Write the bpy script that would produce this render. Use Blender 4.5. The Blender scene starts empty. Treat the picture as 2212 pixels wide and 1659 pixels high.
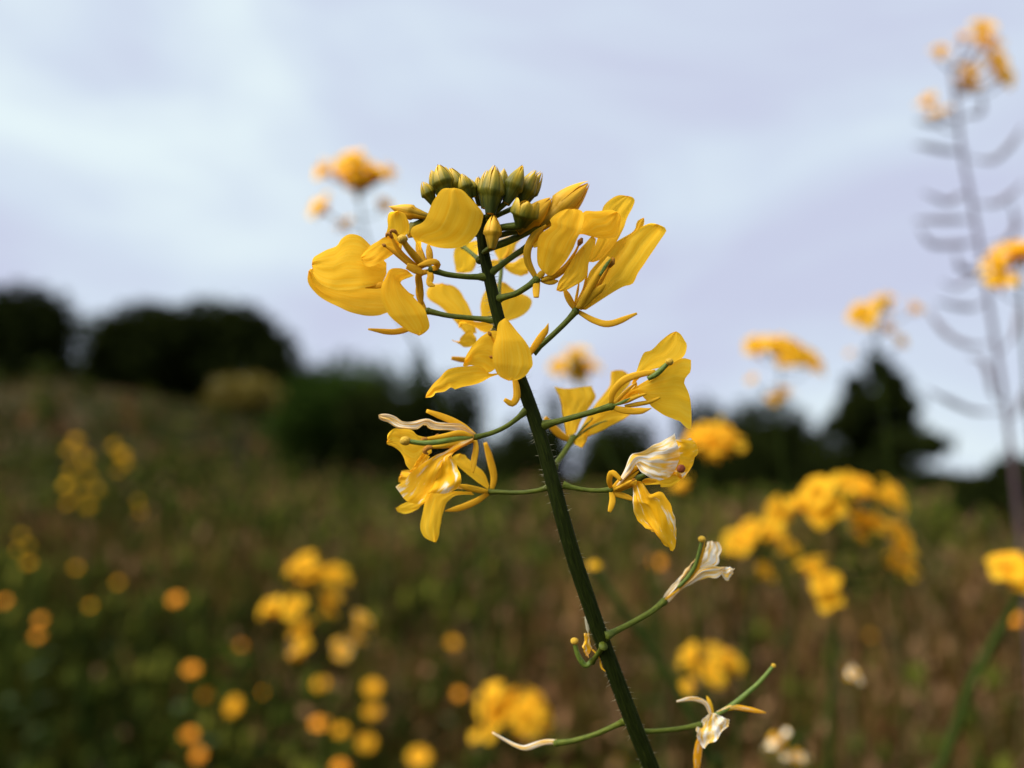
import bpy, math, random
import numpy as np
from mathutils import Vector, Matrix, Quaternion

random.seed(7)
rng = np.random.default_rng(7)
S = bpy.context.scene
COL = S.collection

# ---------------------------------------------------------------- camera
CAM_H = 0.55
PITCH = math.radians(6.5)
LENS = 28.0
FOCUS = 0.100
cam_d = bpy.data.cameras.new('camera')
cam = bpy.data.objects.new('camera', cam_d)
COL.objects.link(cam)
cam.location = (0, 0, CAM_H)
cam.rotation_euler = (math.pi / 2 + PITCH, 0, 0)
cam_d.lens = LENS
cam_d.sensor_width = 36.0
cam_d.clip_start = 0.004
cam_d.clip_end = 6000
cam_d.dof.use_dof = True
cam_d.dof.focus_distance = FOCUS - 0.001
cam_d.dof.aperture_fstop = 9.5
S.camera = cam

# ---------------------------------------------------------------- sky, sun, exposure
SUN_EL = math.radians(50)
SUN_AZ = math.radians(-118)           # from +Y, clockwise: high on the left, a little behind the camera
w = bpy.data.worlds.new("World")
S.world = w
w.use_nodes = True
nt = w.node_tree
nt.nodes.clear()
N = nt.nodes.new
out = N('ShaderNodeOutputWorld')
bg_sky = N('ShaderNodeBackground')
bg_cl = N('ShaderNodeBackground')
mix = N('ShaderNodeMixShader')
sky = N('ShaderNodeTexSky')
sky.sky_type = 'NISHITA'
sky.sun_disc = False
sky.sun_elevation = SUN_EL
sky.sun_rotation = SUN_AZ
nt.links.new(sky.outputs[0], bg_sky.inputs[0])
bg_sky.inputs[1].default_value = 0.08
tc = N('ShaderNodeTexCoord')
mp = N('ShaderNodeMapping')
mp.inputs['Location'].default_value = (5.2, 2.2, 1.4)
mp.inputs['Rotation'].default_value = (0.0, math.radians(12), math.radians(35))
mp.inputs['Scale'].default_value = (1.0, 1.0, 2.6)
nz = N('ShaderNodeTexNoise')
nz.inputs['Scale'].default_value = 1.75
nz.inputs['Detail'].default_value = 5
nz.inputs['Roughness'].default_value = 0.5
nz.inputs['Distortion'].default_value = 0.5
rp = N('ShaderNodeValToRGB')
e = rp.color_ramp.elements
e[0].position = 0.34; e[0].color = (0.52, 0.555, 0.71, 1)
e[1].position = 0.62; e[1].color = (0.70, 0.805, 0.84, 1)
m_ = rp.color_ramp.elements.new(0.47); m_.color = (0.58, 0.66, 0.775, 1)
nt.links.new(tc.outputs['Generated'], mp.inputs[0])
nt.links.new(mp.outputs[0], nz.inputs[0])
nt.links.new(nz.outputs[0], rp.inputs[0])
nt.links.new(rp.outputs[0], bg_cl.inputs[0])
bg_cl.inputs[1].default_value = 0.78
mix.inputs[0].default_value = 0.97
nt.links.new(bg_sky.outputs[0], mix.inputs[1])
nt.links.new(bg_cl.outputs[0], mix.inputs[2])
nt.links.new(mix.outputs[0], out.inputs[0])

sun_d = bpy.data.lights.new('sun', 'SUN')
sun_d.energy = 5.0  # soft light through thin cloud
sun_d.angle = math.radians(55)
sun_d.color = (1.0, 0.95, 0.86)
sun = bpy.data.objects.new('sun', sun_d)
COL.objects.link(sun)
sd = Vector((math.sin(SUN_AZ) * math.cos(SUN_EL), math.cos(SUN_AZ) * math.cos(SUN_EL), math.sin(SUN_EL)))
sun.rotation_euler = sd.to_track_quat('Z', 'Y').to_euler()
sun.location = (0, 0, 30)

S.render.engine = 'CYCLES'
S.view_settings.view_transform = 'Standard'
S.view_settings.look = 'None'
S.view_settings.exposure = 0.56
S.view_settings.gamma = 1.0
S.view_settings.use_curve_mapping = False
S.cycles.use_denoising = True
S.cycles.max_bounces = 8
S.cycles.transmission_bounces = 6
S.cycles.transparent_max_bounces = 8

# ---------------------------------------------------------------- helpers
ct, st = math.cos(PITCH), math.sin(PITCH)
W = 36.0 / LENS
K = W / 2212.0                         # tangent per photo pixel (2212 wide)

def P(px, py, d=FOCUS):
    """point seen at photo pixel (2212x1659) at depth d metres along the view axis"""
    x = (px - 1106.0) * K * d
    y = -(py - 829.5) * K * d
    return Vector((x, d * ct - y * st, CAM_H + d * st + y * ct))

FWD = Vector((0, ct, st))

def crop(ox, oy):
    def f(x, y):
        return ((ox + x / 2.765) * 0.548611, (oy + y / 2.765) * 0.548611)
    return f
cA = crop(1180, 620); cB = crop(1880, 640); cC = crop(1640, 1220); cD = crop(2080, 1260)
cE = crop(1440, 1580); cF = crop(2240, 1660); cG = crop(2200, 2060); cH = crop(1880, 2424); cI = crop(2600, 2424)
def c0(x, y): return (x, y)
CS = 0.548611 / 2.765                  # crop pixel -> 2212 pixel

org = {}
def link(o, parent, origin):
    COL.objects.link(o)
    origin = Vector(origin)
    org[o] = origin
    if parent is not None:
        o.parent = parent
        o.location = origin - org[parent]
    else:
        o.location = origin
    return o

def empty(name, loc, label, cat, group=None):
    o = bpy.data.objects.new(name, None)
    o.empty_display_size = 0.01
    link(o, None, loc)
    o['label'] = label; o['category'] = cat
    if group: o['group'] = group
    return o

class MB:
    def __init__(s): s.v = []; s.f = []; s.uv = []; s.mi = []
    def grid(s, rows, uvf=None, mi=0, closed=False):
        b = len(s.v); n = len(rows); m = len(rows[0])
        for i, r in enumerate(rows):
            for j, p in enumerate(r):
                s.v.append(Vector(p)); s.uv.append((j / (m if closed else m - 1), i / (n - 1)))
        for i in range(n - 1):
            for j in range(m if closed else m - 1):
                k = (j + 1) % m
                s.f.append((b + i * m + j, b + i * m + k, b + (i + 1) * m + k, b + (i + 1) * m + j)); s.mi.append(mi)
    def build(s, name, mats, parent=None, origin=(0, 0, 0), smooth=True):
        origin = Vector(origin)
        me = bpy.data.meshes.new(name)
        me.from_pydata([v - origin for v in s.v], [], s.f)
        uvl = me.uv_layers.new(name='UV')
        li = np.empty(len(me.loops), dtype=np.int32); me.loops.foreach_get('vertex_index', li)
        uvl.data.foreach_set('uv', np.array(s.uv, dtype=np.float32)[li].ravel())
        for m in (mats if isinstance(mats, (list, tuple)) else [mats]): me.materials.append(m)
        me.polygons.foreach_set('material_index', np.array(s.mi, dtype=np.int32))
        me.polygons.foreach_set('use_smooth', np.full(len(s.f), smooth))
        me.update()
        o = bpy.data.objects.new(name, me)
        return link(o, parent, origin)

def smooth_path(pts, n):
    """Catmull-Rom through pts, resampled to n points evenly by length"""
    pts = [Vector(p) for p in pts]
    if len(pts) == 1: return [pts[0].copy() for _ in range(n)]
    q = [pts[0] * 2 - pts[1]] + pts + [pts[-1] * 2 - pts[-2]]
    fine = []
    for i in range(1, len(q) - 2):
        p0, p1, p2, p3 = q[i - 1:i + 3]
        for k in range(10):
            t = k / 10
            fine.append(0.5 * (2 * p1 + (p2 - p0) * t + (2 * p0 - 5 * p1 + 4 * p2 - p3) * t * t + (3 * p1 - p0 - 3 * p2 + p3) * t ** 3))
    fine.append(pts[-1])
    L = [0]
    for a, b in zip(fine, fine[1:]): L.append(L[-1] + (b - a).length)
    if L[-1] < 1e-9: return [pts[0].copy() for _ in range(n)]
    res = []; j = 0
    for i in range(n):
        t = L[-1] * i / (n - 1)
        while j < len(L) - 2 and L[j + 1] < t: j += 1
        s = (t - L[j]) / max(1e-12, L[j + 1] - L[j])
        res.append(fine[j].lerp(fine[j + 1], min(1, s)))
    return res

def interp(vals, t):
    if len(vals) == 1: return vals[0]
    x = t * (len(vals) - 1); i = min(int(x), len(vals) - 2); f = x - i
    return vals[i] * (1 - f) + vals[i + 1] * f

def tube(mb, pts, radii, n=10, flat=1.0, rows=None, mi=0, side=None, cap=True, ridge=0.0):
    """tapered tube along 3-D points; flat<1 squashes it in the viewing direction"""
    rows = rows or max(6, 5 * len(pts))
    path = smooth_path(pts, rows)
    R = []
    for i, p in enumerate(path):
        t = (path[min(i + 1, rows - 1)] - path[max(i - 1, 0)])
        if t.length < 1e-12: t = Vector((0, 0, 1))
        t.normalize()
        ref = side if side is not None else FWD
        a = t.cross(ref)
        if a.length < 1e-3: a = t.cross(Vector((1, 0, 0)))
        a.normalize(); b = t.cross(a).normalized()
        r = interp(radii, i / (rows - 1))
        q = [r * (1 + ridge * math.cos(9 * 2 * math.pi * k / n + .02 * i)) for k in range(n)]
        R.append([p + a * (q[k] * math.cos(2 * math.pi * k / n)) + b * (q[k] * flat * math.sin(2 * math.pi * k / n)) for k in range(n)])
    if cap:
        R = [[path[0]] * n] + R + [[path[-1]] * n]
    mb.grid(R, mi=mi, closed=True)

def ball(mb, c, r, n=10, m=7, mi=0, squash=(1, 1, 1), seed=0, rough=0.0):
    rr = random.Random(seed)
    R = []
    for i in range(m):
        th = math.pi * i / (m - 1)
        R.append([Vector(c) + Vector((r * squash[0] * math.sin(th) * math.cos(2 * math.pi * k / n),
                                     r * squash[1] * math.sin(th) * math.sin(2 * math.pi * k / n),
                                     r * squash[2] * math.cos(th))) * (1 + rough * rr.uniform(-1, 1)) if False else
                  Vector(c) + Vector((r * squash[0] * math.sin(th) * math.cos(2 * math.pi * k / n),
                                     r * squash[1] * math.sin(th) * math.sin(2 * math.pi * k / n),
                                     r * squash[2] * math.cos(th))) * (1 + rough * rr.uniform(-1, 1)) for k in range(n)])
    mb.grid(R, mi=mi, closed=True)

# ---------------------------------------------------------------- materials
def mat(name):
    m = bpy.data.materials.new(name); m.use_nodes = True
    t = m.node_tree; t.nodes.clear()
    return m, t, t.nodes.new, t.links.new

def ramp(n, stops):
    r = n('ShaderNodeValToRGB')
    el = r.color_ramp.elements
    el[0].position, el[0].color = stops[0][0], (*stops[0][1], 1)
    el[1].position, el[1].color = stops[-1][0], (*stops[-1][1], 1)
    for p, c in stops[1:-1]:
        x = el.new(p); x.color = (*c, 1)
    return r

def leafy(name, stops, scale=(8, 1.2, 1), trans=0.0, rough=0.5, bump=0.3, noise_detail=4, uv=True, spec=0.3,
          vgrad=None, nscale=3.0, bdist=0.0004):
    """noise coloured surface, stretched along UV v, with an optional translucent share"""
    m, t, n, l = mat(name)
    o = n('ShaderNodeOutputMaterial')
    tcn = n('ShaderNodeTexCoord'); mpn = n('ShaderNodeMapping'); mpn.inputs['Scale'].default_value = scale
    inf = n('ShaderNodeObjectInfo')
    ad = n('ShaderNodeVectorMath'); ad.operation = 'ADD'
    cx = n('ShaderNodeMath'); cx.operation = 'MULTIPLY'; cx.inputs[1].default_value = 37.0
    l(inf.outputs['Random'], cx.inputs[0])
    l(tcn.outputs['UV' if uv else 'Object'], mpn.inputs[0]); l(mpn.outputs[0], ad.inputs[0]); l(cx.outputs[0], ad.inputs[1])
    nzn = n('ShaderNodeTexNoise'); nzn.inputs['Scale'].default_value = nscale
    nzn.inputs['Detail'].default_value = noise_detail; nzn.inputs['Roughness'].default_value = 0.6
    nzn.inputs['Distortion'].default_value = 0.4
    l(ad.outputs[0], nzn.inputs[0])
    r = ramp(n, stops)
    col = r.outputs[0]
    if vgrad:
        sep = n('ShaderNodeSeparateXYZ'); l(tcn.outputs['UV'], sep.inputs[0])
        mm = n('ShaderNodeMath'); mm.operation = 'MULTIPLY_ADD'; mm.inputs[1].default_value = vgrad
        mm.inputs[2].default_value = -vgrad / 2
        nh = n('ShaderNodeMath'); nh.operation = 'MULTIPLY_ADD'; nh.inputs[1].default_value = .5; nh.inputs[2].default_value = .2
        l(nzn.outputs[0], nh.inputs[0])
        eu = n('ShaderNodeMath'); eu.operation = 'SUBTRACT'; eu.inputs[1].default_value = .5; l(sep.outputs[0], eu.inputs[0])
        e2 = n('ShaderNodeMath'); e2.operation = 'POWER'; e2.inputs[1].default_value = 2; l(eu.outputs[0], e2.inputs[0])
        e3 = n('ShaderNodeMath'); e3.operation = 'MULTIPLY_ADD'; e3.inputs[1].default_value = .75; l(e2.outputs[0], e3.inputs[0]); l(nh.outputs[0], e3.inputs[2])
        sm = n('ShaderNodeMath'); sm.operation = 'ADD'
        l(sep.outputs[1], mm.inputs[0]); l(mm.outputs[0], sm.inputs[0]); l(e3.outputs[0], sm.inputs[1])
        l(sm.outputs[0], r.inputs[0])
    else:
        l(nzn.outputs[0], r.inputs[0])
    pb = n('ShaderNodeBsdfPrincipled')
    pb.inputs['Roughness'].default_value = rough
    pb.inputs['Specular IOR Level'].default_value = spec
    l(col, pb.inputs['Base Color'])
    bp = n('ShaderNodeBump'); bp.inputs['Strength'].default_value = bump; bp.inputs['Distance'].default_value = bdist
    l(nzn.outputs[0], bp.inputs['Height']); l(bp.outputs[0], pb.inputs['Normal'])
    if trans > 0:
        tr = n('ShaderNodeBsdfTranslucent'); l(col, tr.inputs[0])
        mx = n('ShaderNodeMixShader'); mx.inputs[0].default_value = trans
        l(pb.outputs[0], mx.inputs[1]); l(tr.outputs[0], mx.inputs[2]); l(mx.outputs[0], o.inputs[0])
    else:
        l(pb.outputs[0], o.inputs[0])
    return m

M = {}
M['petal'] = leafy('yellow_petal', [(0.28, (0.95, 0.50, 0.012)), (0.5, (0.97, 0.58, 0.028)), (0.72, (0.98, 0.64, 0.055))], scale=(7, 0.5, 1), trans=0.62, rough=0.75, bump=0.16, spec=0.12, noise_detail=5)
M['withered'] = leafy('withered_petal', [(0.36, (0.94, 0.47, 0.008)), (0.55, (0.95, 0.54, 0.03)), (0.61, (0.92, 0.76, 0.48)), (0.70, (0.92, 0.88, 0.84))], scale=(2.3, 0.8, 1), trans=0.40, rough=0.7, bump=0.5, spec=0.12)
M['pale'] = leafy('pale_petal', [(0.36, (0.92, 0.52, 0.04)), (0.47, (0.92, 0.66, 0.26)), (0.54, (0.90, 0.82, 0.68)), (0.66, (0.90, 0.88, 0.85))], scale=(3.2, 0.9, 1), trans=0.40, rough=0.7, bump=0.5, spec=0.12)
M['sepal'] = leafy('yellow_sepal', [(0.25, (0.66, 0.36, 0.014)), (0.55, (0.82, 0.47, 0.022)), (0.8, (0.90, 0.56, 0.05))], scale=(3, 1, 1), trans=0.32, rough=0.6, bump=0.12, spec=0.15)
M['olive'] = leafy('olive_filament', [(0.25, (0.42, 0.25, 0.010)), (0.6, (0.70, 0.40, 0.016))], scale=(3, 1, 1), trans=0.3, rough=0.6, bump=0.12, spec=0.15)
M['bud'] = leafy('bud_sepal', [(0.22, (0.032, 0.044, 0.003)), (0.48, (0.105, 0.100, 0.005)), (0.68, (0.30, 0.215, 0.010)), (0.92, (0.66, 0.41, 0.03))], scale=(2.5, 0.5, 1), trans=0.12, rough=0.5, bump=0.2, vgrad=0.8, spec=0.2)
M['budy'] = leafy('ripe_bud_sepal', [(0.15, (0.13, 0.10, 0.006)), (0.40, (0.46, 0.27, 0.012)), (0.7, (0.80, 0.43, 0.02))], scale=(2.5, 0.5, 1), trans=0.2, rough=0.5, bump=0.2, vgrad=0.6, spec=0.2)
M['stem'] = leafy('stem_skin', [(0.3, (0.007, 0.010, 0.0015)), (0.6, (0.018, 0.026, 0.003)), (0.8, (0.045, 0.052, 0.007))], scale=(9, 9, 1), rough=0.75, bump=0.8, nscale=4, spec=0.06, bdist=.0003)
M['pedicel'] = leafy('pedicel_skin', [(0.3, (0.040, 0.056, 0.005)), (0.7, (0.105, 0.125, 0.012))], scale=(3, 3, 1), rough=0.55, bump=0.4, spec=0.15)
M['pistil'] = leafy('pistil_skin', [(0.3, (0.05, 0.09, 0.012)), (0.7, (0.14, 0.19, 0.02))], scale=(3, 3, 1), rough=0.5, bump=0.3)
M['stigma'] = leafy('stigma_skin', [(0.3, (0.55, 0.30, 0.015)), (0.7, (0.78, 0.50, 0.05))], scale=(8, 8, 1), rough=0.7, bump=0.8)
M['anther'] = leafy('anther_skin', [(0.3, (0.30, 0.11, 0.012)), (0.7, (0.62, 0.27, 0.02))], scale=(8, 8, 1), rough=0.7, bump=0.8)
M['hair'] = leafy('hair', [(0.3, (0.25, 0.23, 0.14)), (0.7, (0.45, 0.42, 0.3))], rough=0.5, bump=0)
M['brown'] = leafy('brown_spot', [(0.3, (0.10, 0.018, 0.003)), (0.7, (0.2, 0.04, 0.006))], rough=0.6, bump=0.2)
M['orange'] = leafy('orange_floret', [(0.3, (0.90, 0.32, 0.005)), (0.7, (0.95, 0.42, 0.010))], scale=(4, 1, 1), trans=0.3, rough=0.55, bump=0.2)
M['disc'] = leafy('orange_disc', [(0.3, (0.5, 0.18, 0.005)), (0.7, (0.8, 0.4, 0.02))], scale=(30, 30, 1), rough=0.8, bump=0.6)
M['wstem'] = leafy('weed_stem', [(0.3, (0.015, 0.026, 0.004)), (0.7, (0.035, 0.052, 0.008))], scale=(3, 9, 1), rough=0.8, bump=0.2, spec=.05)
M['tallstem'] = leafy('skyglow_stem', [(0.3, (0.06, 0.036, 0.05)), (0.7, (0.12, 0.072, 0.085))], scale=(3, 9, 1), rough=0.6, bump=0.2)  # purple tint is sky glow painted into the stem colour
M['pod'] = leafy('pod_skin', [(0.3, (0.11, 0.085, 0.10)), (0.7, (0.20, 0.155, 0.17))], scale=(3, 3, 1), rough=0.6, bump=0.2, trans=0.1)
M['leaf'] = leafy('weed_leaf', [(0.3, (0.02, 0.04, 0.006)), (0.7, (0.05, 0.075, 0.012))], scale=(4, 2, 1), trans=0.2, rough=0.55, bump=0.3)
M['g_green'] = leafy('green_grass', [(0.38, (0.004, 0.008, 0.001)), (0.51, (0.020, 0.031, 0.0035)), (0.64, (0.050, 0.060, 0.007))], uv=False, scale=(1, 1, 1), nscale=3.5, trans=0.2, rough=0.8, bump=0, spec=.05)
M['g_dry'] = leafy('dry_grass', [(0.38, (0.022, 0.011, 0.004)), (0.52, (0.105, 0.052, 0.017)), (0.66, (0.23, 0.125, 0.045))], uv=False, scale=(1, 1, 1), nscale=3, trans=0.2, rough=0.8, bump=0, spec=.05)
M['g_olive'] = leafy('olive_grass', [(0.38, (0.014, 0.014, 0.002)), (0.52, (0.055, 0.048, 0.006)), (0.66, (0.125, 0.095, 0.015))], uv=False, scale=(1, 1, 1), nscale=3.2, trans=0.2, rough=0.8, bump=0, spec=.05)
M['crown'] = leafy('dark_foliage', [(0.3, (0.007, 0.010, 0.003)), (0.7, (0.017, 0.023, 0.005))], uv=False, scale=(1, 1, 1), nscale=0.8, trans=0.08, rough=0.9, bump=0, spec=0)
M['crown_g'] = leafy('green_foliage', [(0.3, (0.012, 0.024, 0.004)), (0.7, (0.030, 0.052, 0.008))], uv=False, scale=(1, 1, 1), nscale=0.8, trans=0.12, rough=0.9, bump=0, spec=0)
M['crown_y'] = leafy('yellow_blossom', [(0.3, (0.09, 0.075, 0.005)), (0.7, (0.23, 0.155, 0.008))], uv=False, scale=(1, 1, 1), nscale=0.8, trans=0.2, rough=0.6, bump=0)
M['bark'] = leafy('bark', [(0.3, (0.03, 0.022, 0.015)), (0.7, (0.07, 0.05, 0.035))], scale=(4, 14, 1), rough=0.85, bump=0.8)

# ---------------------------------------------------------------- terrain
def sstep(a, b, x):
    t = np.clip((x - a) / (b - a), 0, 1); return t * t * (3 - 2 * t)

def ground_h(x, y):
    x = np.asarray(x, float); y = np.asarray(y, float)
    hill = 4.4 * sstep(3, 34, y) * sstep(2.5, -15, x)
    back = 1.5 * sstep(60, 400, y)
    und = 0.05 * np.sin(x * 0.9 + 1) * np.sin(y * 0.7) * sstep(1, 4, np.hypot(x, y))
    return hill + back + und

def gh(x, y): return float(ground_h(x, y))

def make_ground():
    rad = [0.0] + list(np.geomspace(0.3, 2500, 90))
    na = 128
    mb = MB(); R = []
    for r in rad:
        R.append([Vector((r * math.sin(2 * math.pi * k / na), r * math.cos(2 * math.pi * k / na),
                          gh(r * math.sin(2 * math.pi * k / na), r * math.cos(2 * math.pi * k / na)))) for k in range(na)])
    mb.grid(R, closed=True)
    m, t, n, l = mat('meadow_soil')
    o = n('ShaderNodeOutputMaterial'); pb = n('ShaderNodeBsdfPrincipled'); pb.inputs['Roughness'].default_value = 0.9
    pb.inputs['Specular IOR Level'].default_value = 0.1
    g = n('ShaderNodeTexCoord')
    n1 = n('ShaderNodeTexNoise'); n1.inputs['Scale'].default_value = 0.55; n1.inputs['Detail'].default_value = 8
    n1.inputs['Roughness'].default_value = 0.65
    r = ramp(n, [(0.32, (0.006, 0.009, 0.002)), (0.45, (0.018, 0.020, 0.003)), (0.56, (0.042, 0.024, 0.008)), (0.7, (0.07, 0.048, 0.013))])
    l(g.outputs['Object'], n1.inputs[0]); l(n1.outputs[0], r.inputs[0]); l(r.outputs[0], pb.inputs['Base Color'])
    n2 = n('ShaderNodeTexNoise'); n2.inputs['Scale'].default_value = 14; n2.inputs['Detail'].default_value = 6
    bp = n('ShaderNodeBump'); bp.inputs['Distance'].default_value = 0.05
    l(g.outputs['Object'], n2.inputs[0]); l(n2.outputs[0], bp.inputs['Height']); l(bp.outputs[0], pb.inputs['Normal'])
    l(pb.outputs[0], o.inputs[0])
    ob = mb.build('ground', m)
    ob['kind'] = 'structure'
make_ground()

# ---------------------------------------------------------------- trees and bushes
def at_ground(px, Y):
    """x at depth Y (metres along view axis) for a photo column"""
    return (px - 1106.0) * K * Y, Y * ct

def leaf_cloud(lobes, n, size, seed):
    """many small leaf faces spread through ellipsoidal lobes"""
    g = np.random.default_rng(seed)
    vol = np.array([l[3] * l[4] * l[5] for l in lobes]) ** 0.67
    idx = g.choice(len(lobes), n, p=vol / vol.sum())
    L = np.array(lobes)[idx]
    d = g.normal(size=(n, 3)); d /= np.linalg.norm(d, axis=1)[:, None]
    rr = (g.random(n) ** 0.4)[:, None]
    lump = 1 + 0.13 * np.sin(d[:, :1] * 7 + idx[:, None]) * np.cos(d[:, 2:] * 6 + d[:, 1:2] * 5)
    c = L[:, :3] + d * rr * lump * L[:, 3:6]
    a = g.normal(size=(n, 3)); a /= np.linalg.norm(a, axis=1)[:, None]
    b = np.cross(a, g.normal(size=(n, 3))); b /= np.linalg.norm(b, axis=1)[:, None]
    s = size * g.uniform(0.6, 1.5, n)[:, None]
    v = np.stack([c - a * s, c - b * s * 0.45, c + a * s, c + b * s * 0.45], 1).reshape(-1, 3)
    f = np.arange(4 * n).reshape(-1, 4)
    return v, f

def mesh_np(name, v, f, m, parent=None, origin=(0, 0, 0)):
    me = bpy.data.meshes.new(name)
    me.from_pydata((v - np.array(origin)).tolist(), [], f.tolist())
    me.materials.append(m); me.update()
    return link(bpy.data.objects.new(name, me), parent, origin)

def tree(name, px, top, base, wpx, Y, label, cat, mkey, shape='round', seed=0, n=5200, group=None):
    r = random.Random(seed)
    x, y = at_ground(px, Y)
    s = K * Y                                   # metres per photo pixel there
    ztop = P(px, top, Y).z
    g0 = gh(x, y)
    zb = min(max(P(px, base, Y).z, g0 - .04), ztop - 0.3)
    g0 = min(g0, zb + 0.2)
    root = empty(name, (x, y, g0), label, cat, group)
    Wd = wpx * s / 2; H = ztop - zb
    mb = MB()
    tr = max(0.03, H * 0.03)
    lean = r.uniform(-0.05, 0.05) * H
    tp = Vector((x + lean, y, zb + H * 0.72))
    tube(mb, [Vector((x, y, g0 - 0.1)), Vector((x + lean * .4, y, zb + H * 0.25)), tp], [tr * 1.3, tr, tr * 0.35], n=8)
    lobes = []
    if shape == 'dome': lobes.append((x, y, zb + H * .46, Wd * .86, Wd * .86, H * .47))
    if shape in ('round', 'dome'):
        k = 9
        for i in range(k):
            a = 2 * math.pi * i / k + r.uniform(-.3, .3)
            q = Vector((x + Wd * 0.58 * math.cos(a), y + Wd * 0.58 * math.sin(a), zb + H * (r.uniform(0.08, 0.35) if i % 2 else r.uniform(.4, .66))))
            lobes.append((q.x, q.y, q.z, Wd * r.uniform(.38, .5), Wd * r.uniform(.38, .5), H * r.uniform(.26, .36)))
            tube(mb, [Vector((x, y, zb + H * .15)), (Vector((x, y, zb + H * .3)) + q) / 2, q], [tr * .5, tr * .35, tr * .12], n=6)
        lobes.append((x, y, zb + H * .68, Wd * .62, Wd * .6, H * .33))
        lobes.append((x + Wd * .1, y, zb + H * .32, Wd * .85, Wd * .8, H * .42))
    else:
        for i in range(9):
            t = i / 8
            rad = Wd * (1 - t) ** 0.72 * r.uniform(.82, 1.12) + Wd * 0.05
            for j in range(4 if t < .9 else 1):
                a = r.uniform(0, 6.28)
                q = Vector((x + rad * .55 * math.cos(a), y + rad * .55 * math.sin(a), zb + H * (0.02 + .94 * t)))
                lobes.append((q.x, q.y, q.z, rad * .5, rad * .5, H * .08))
                tube(mb, [Vector((x, y, q.z + H * .03)), q], [tr * .3, tr * .1], n=5)
    mb.build('trunk', M['bark'], root, (x, y, g0))
    v, f = leaf_cloud(lobes, n, max(0.05, 0.035 * (Wd + H / 2)), seed)
    mesh_np('crown', v, f, M[mkey], root, (x, y, g0))
    return root

G_T = 'trees along the far edge of the meadow'
tree('broadleaf_tree', 36, 602, 840, 250, 28, 'dark round tree cut off by the left edge of the photo', 'tree', 'crown', shape='dome', seed=1, n=9000, group=G_T)
tree('broadleaf_tree', 318, 645, 850, 290, 26, 'widest dark tree on the hill, with a low flat dome', 'tree', 'crown', shape='dome', seed=2, n=11000, group=G_T)
tree('broadleaf_tree', 478, 638, 840, 310, 26.5, 'dark tree with a steep right side at the right end of the hilltop trees', 'tree', 'crown', shape='dome', seed=3, n=9500, group=G_T)
tree('bush', 610, 725, 900, 150, 22, 'small dark bush at the foot of the steep sided hilltop tree', 'bush', 'crown', seed=4, n=3000, group='bushes on the slope')
tree('bush', 745, 762, 960, 270, 17, 'pale green broad bush, topmost of the bushes on the slope', 'bush', 'crown_g', seed=5, group='bushes on the slope')
tree('bush', 905, 738, 960, 110, 16.5, 'green bush with a pointed top behind the left side of the flowering stem', 'bush', 'crown_g', shape='cone', seed=6, n=3200, group='bushes on the slope')
tree('bush', 968, 800, 1010, 190, 15, 'dark green bush lowest down the slope, reaching behind the tall stem', 'bush', 'crown', seed=7, n=4200, group='bushes on the slope')
tree('yellow_shrub', 525, 812, 880, 170, 13, 'yellow flowering shrub in front of the dark hilltop trees', 'shrub', 'crown_y', seed=8, n=2200)
tree('broadleaf_tree', 1195, 828, 1090, 130, 15, 'narrow dark tree directly behind the yellow flower right of the stem', 'tree', 'crown', shape='cone', seed=9, n=3000, group=G_T)
tree('broadleaf_tree', 1130, 905, 1100, 200, 14, 'low dark tree behind the stem where its lower flowers branch off', 'tree', 'crown', seed=10, n=7500, group=G_T)
tree('broadleaf_tree', 1325, 895, 1100, 190, 14.5, 'low dark tree under the right flower, left of a gap of sky', 'tree', 'crown', seed=11, n=7500, group=G_T)
tree('broadleaf_tree', 1525, 856, 1105, 165, 15, 'dark tree behind the yellow head beside the white streaked flower', 'tree', 'crown', seed=12, n=7500, group=G_T)
tree('broadleaf_tree', 1668, 850, 1105, 185, 15.5, 'dark tree below the small umbrella shaped yellow head', 'tree', 'crown', seed=13, n=7500, group=G_T)
tree('broadleaf_tree', 1765, 930, 1105, 130, 15, 'lowest dark tree touching the left foot of the conifer', 'tree', 'crown', seed=14, n=7500, group=G_T)
tree('bush', 168, 790, 860, 110, 27, 'low dark bush in the dip between the two dark hilltop trees at the left', 'bush', 'crown', seed=21, n=2600, group='bushes on the slope')
tree('bush', 690, 800, 985, 240, 15, 'dark green bush at the bottom of the slope under the pale green one', 'bush', 'crown_g', seed=22, n=5200, group='bushes on the slope')
tree('bush', 830, 815, 1000, 220, 14.5, 'dark bush behind the tip of the lower left flower', 'bush', 'crown', seed=23, n=5200, group='bushes on the slope')
tree('bush', 1595, 905, 1105, 180, 14, 'dark bush joining the two round trees right of the sky gap', 'bush', 'crown', seed=24, n=7500, group='bushes on the slope')
tree('bush', 1745, 990, 1105, 150, 13.5, 'dark bush filling the foot of the tree row beside the conifer', 'bush', 'crown', seed=25, n=7500, group='bushes on the slope')
tree('conifer', 1890, 738, 1105, 335, 15, 'dark pointed conifer with yellow flowers before its tip', 'tree', 'crown', shape='cone', seed=15, n=11000)
tree('bush', 2170, 985, 1215, 230, 5, 'dark bush cut off by the right edge of the photo', 'bush', 'crown', seed=16, n=4200, group='bushes on the slope')
tree('bush', 2010, 1010, 1120, 150, 12, 'low dark bush at the right foot of the conifer', 'bush', 'crown', seed=17, n=2500, group='bushes on the slope')
tree('bush', 1430, 985, 1105, 170, 14, 'low bush closing the bottom of the sky gap below the right flower', 'bush', 'crown', seed=18, n=2600, group='bushes on the slope')

# ---------------------------------------------------------------- grass
def patch(x, y, s, o):
    return (np.sin(x * s + o) * np.sin(y * s * 1.3 + o * 2) + 0.6 * np.sin(x * s * 2.3 + y * s * 1.7 + o * 3)) / 1.6

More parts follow.
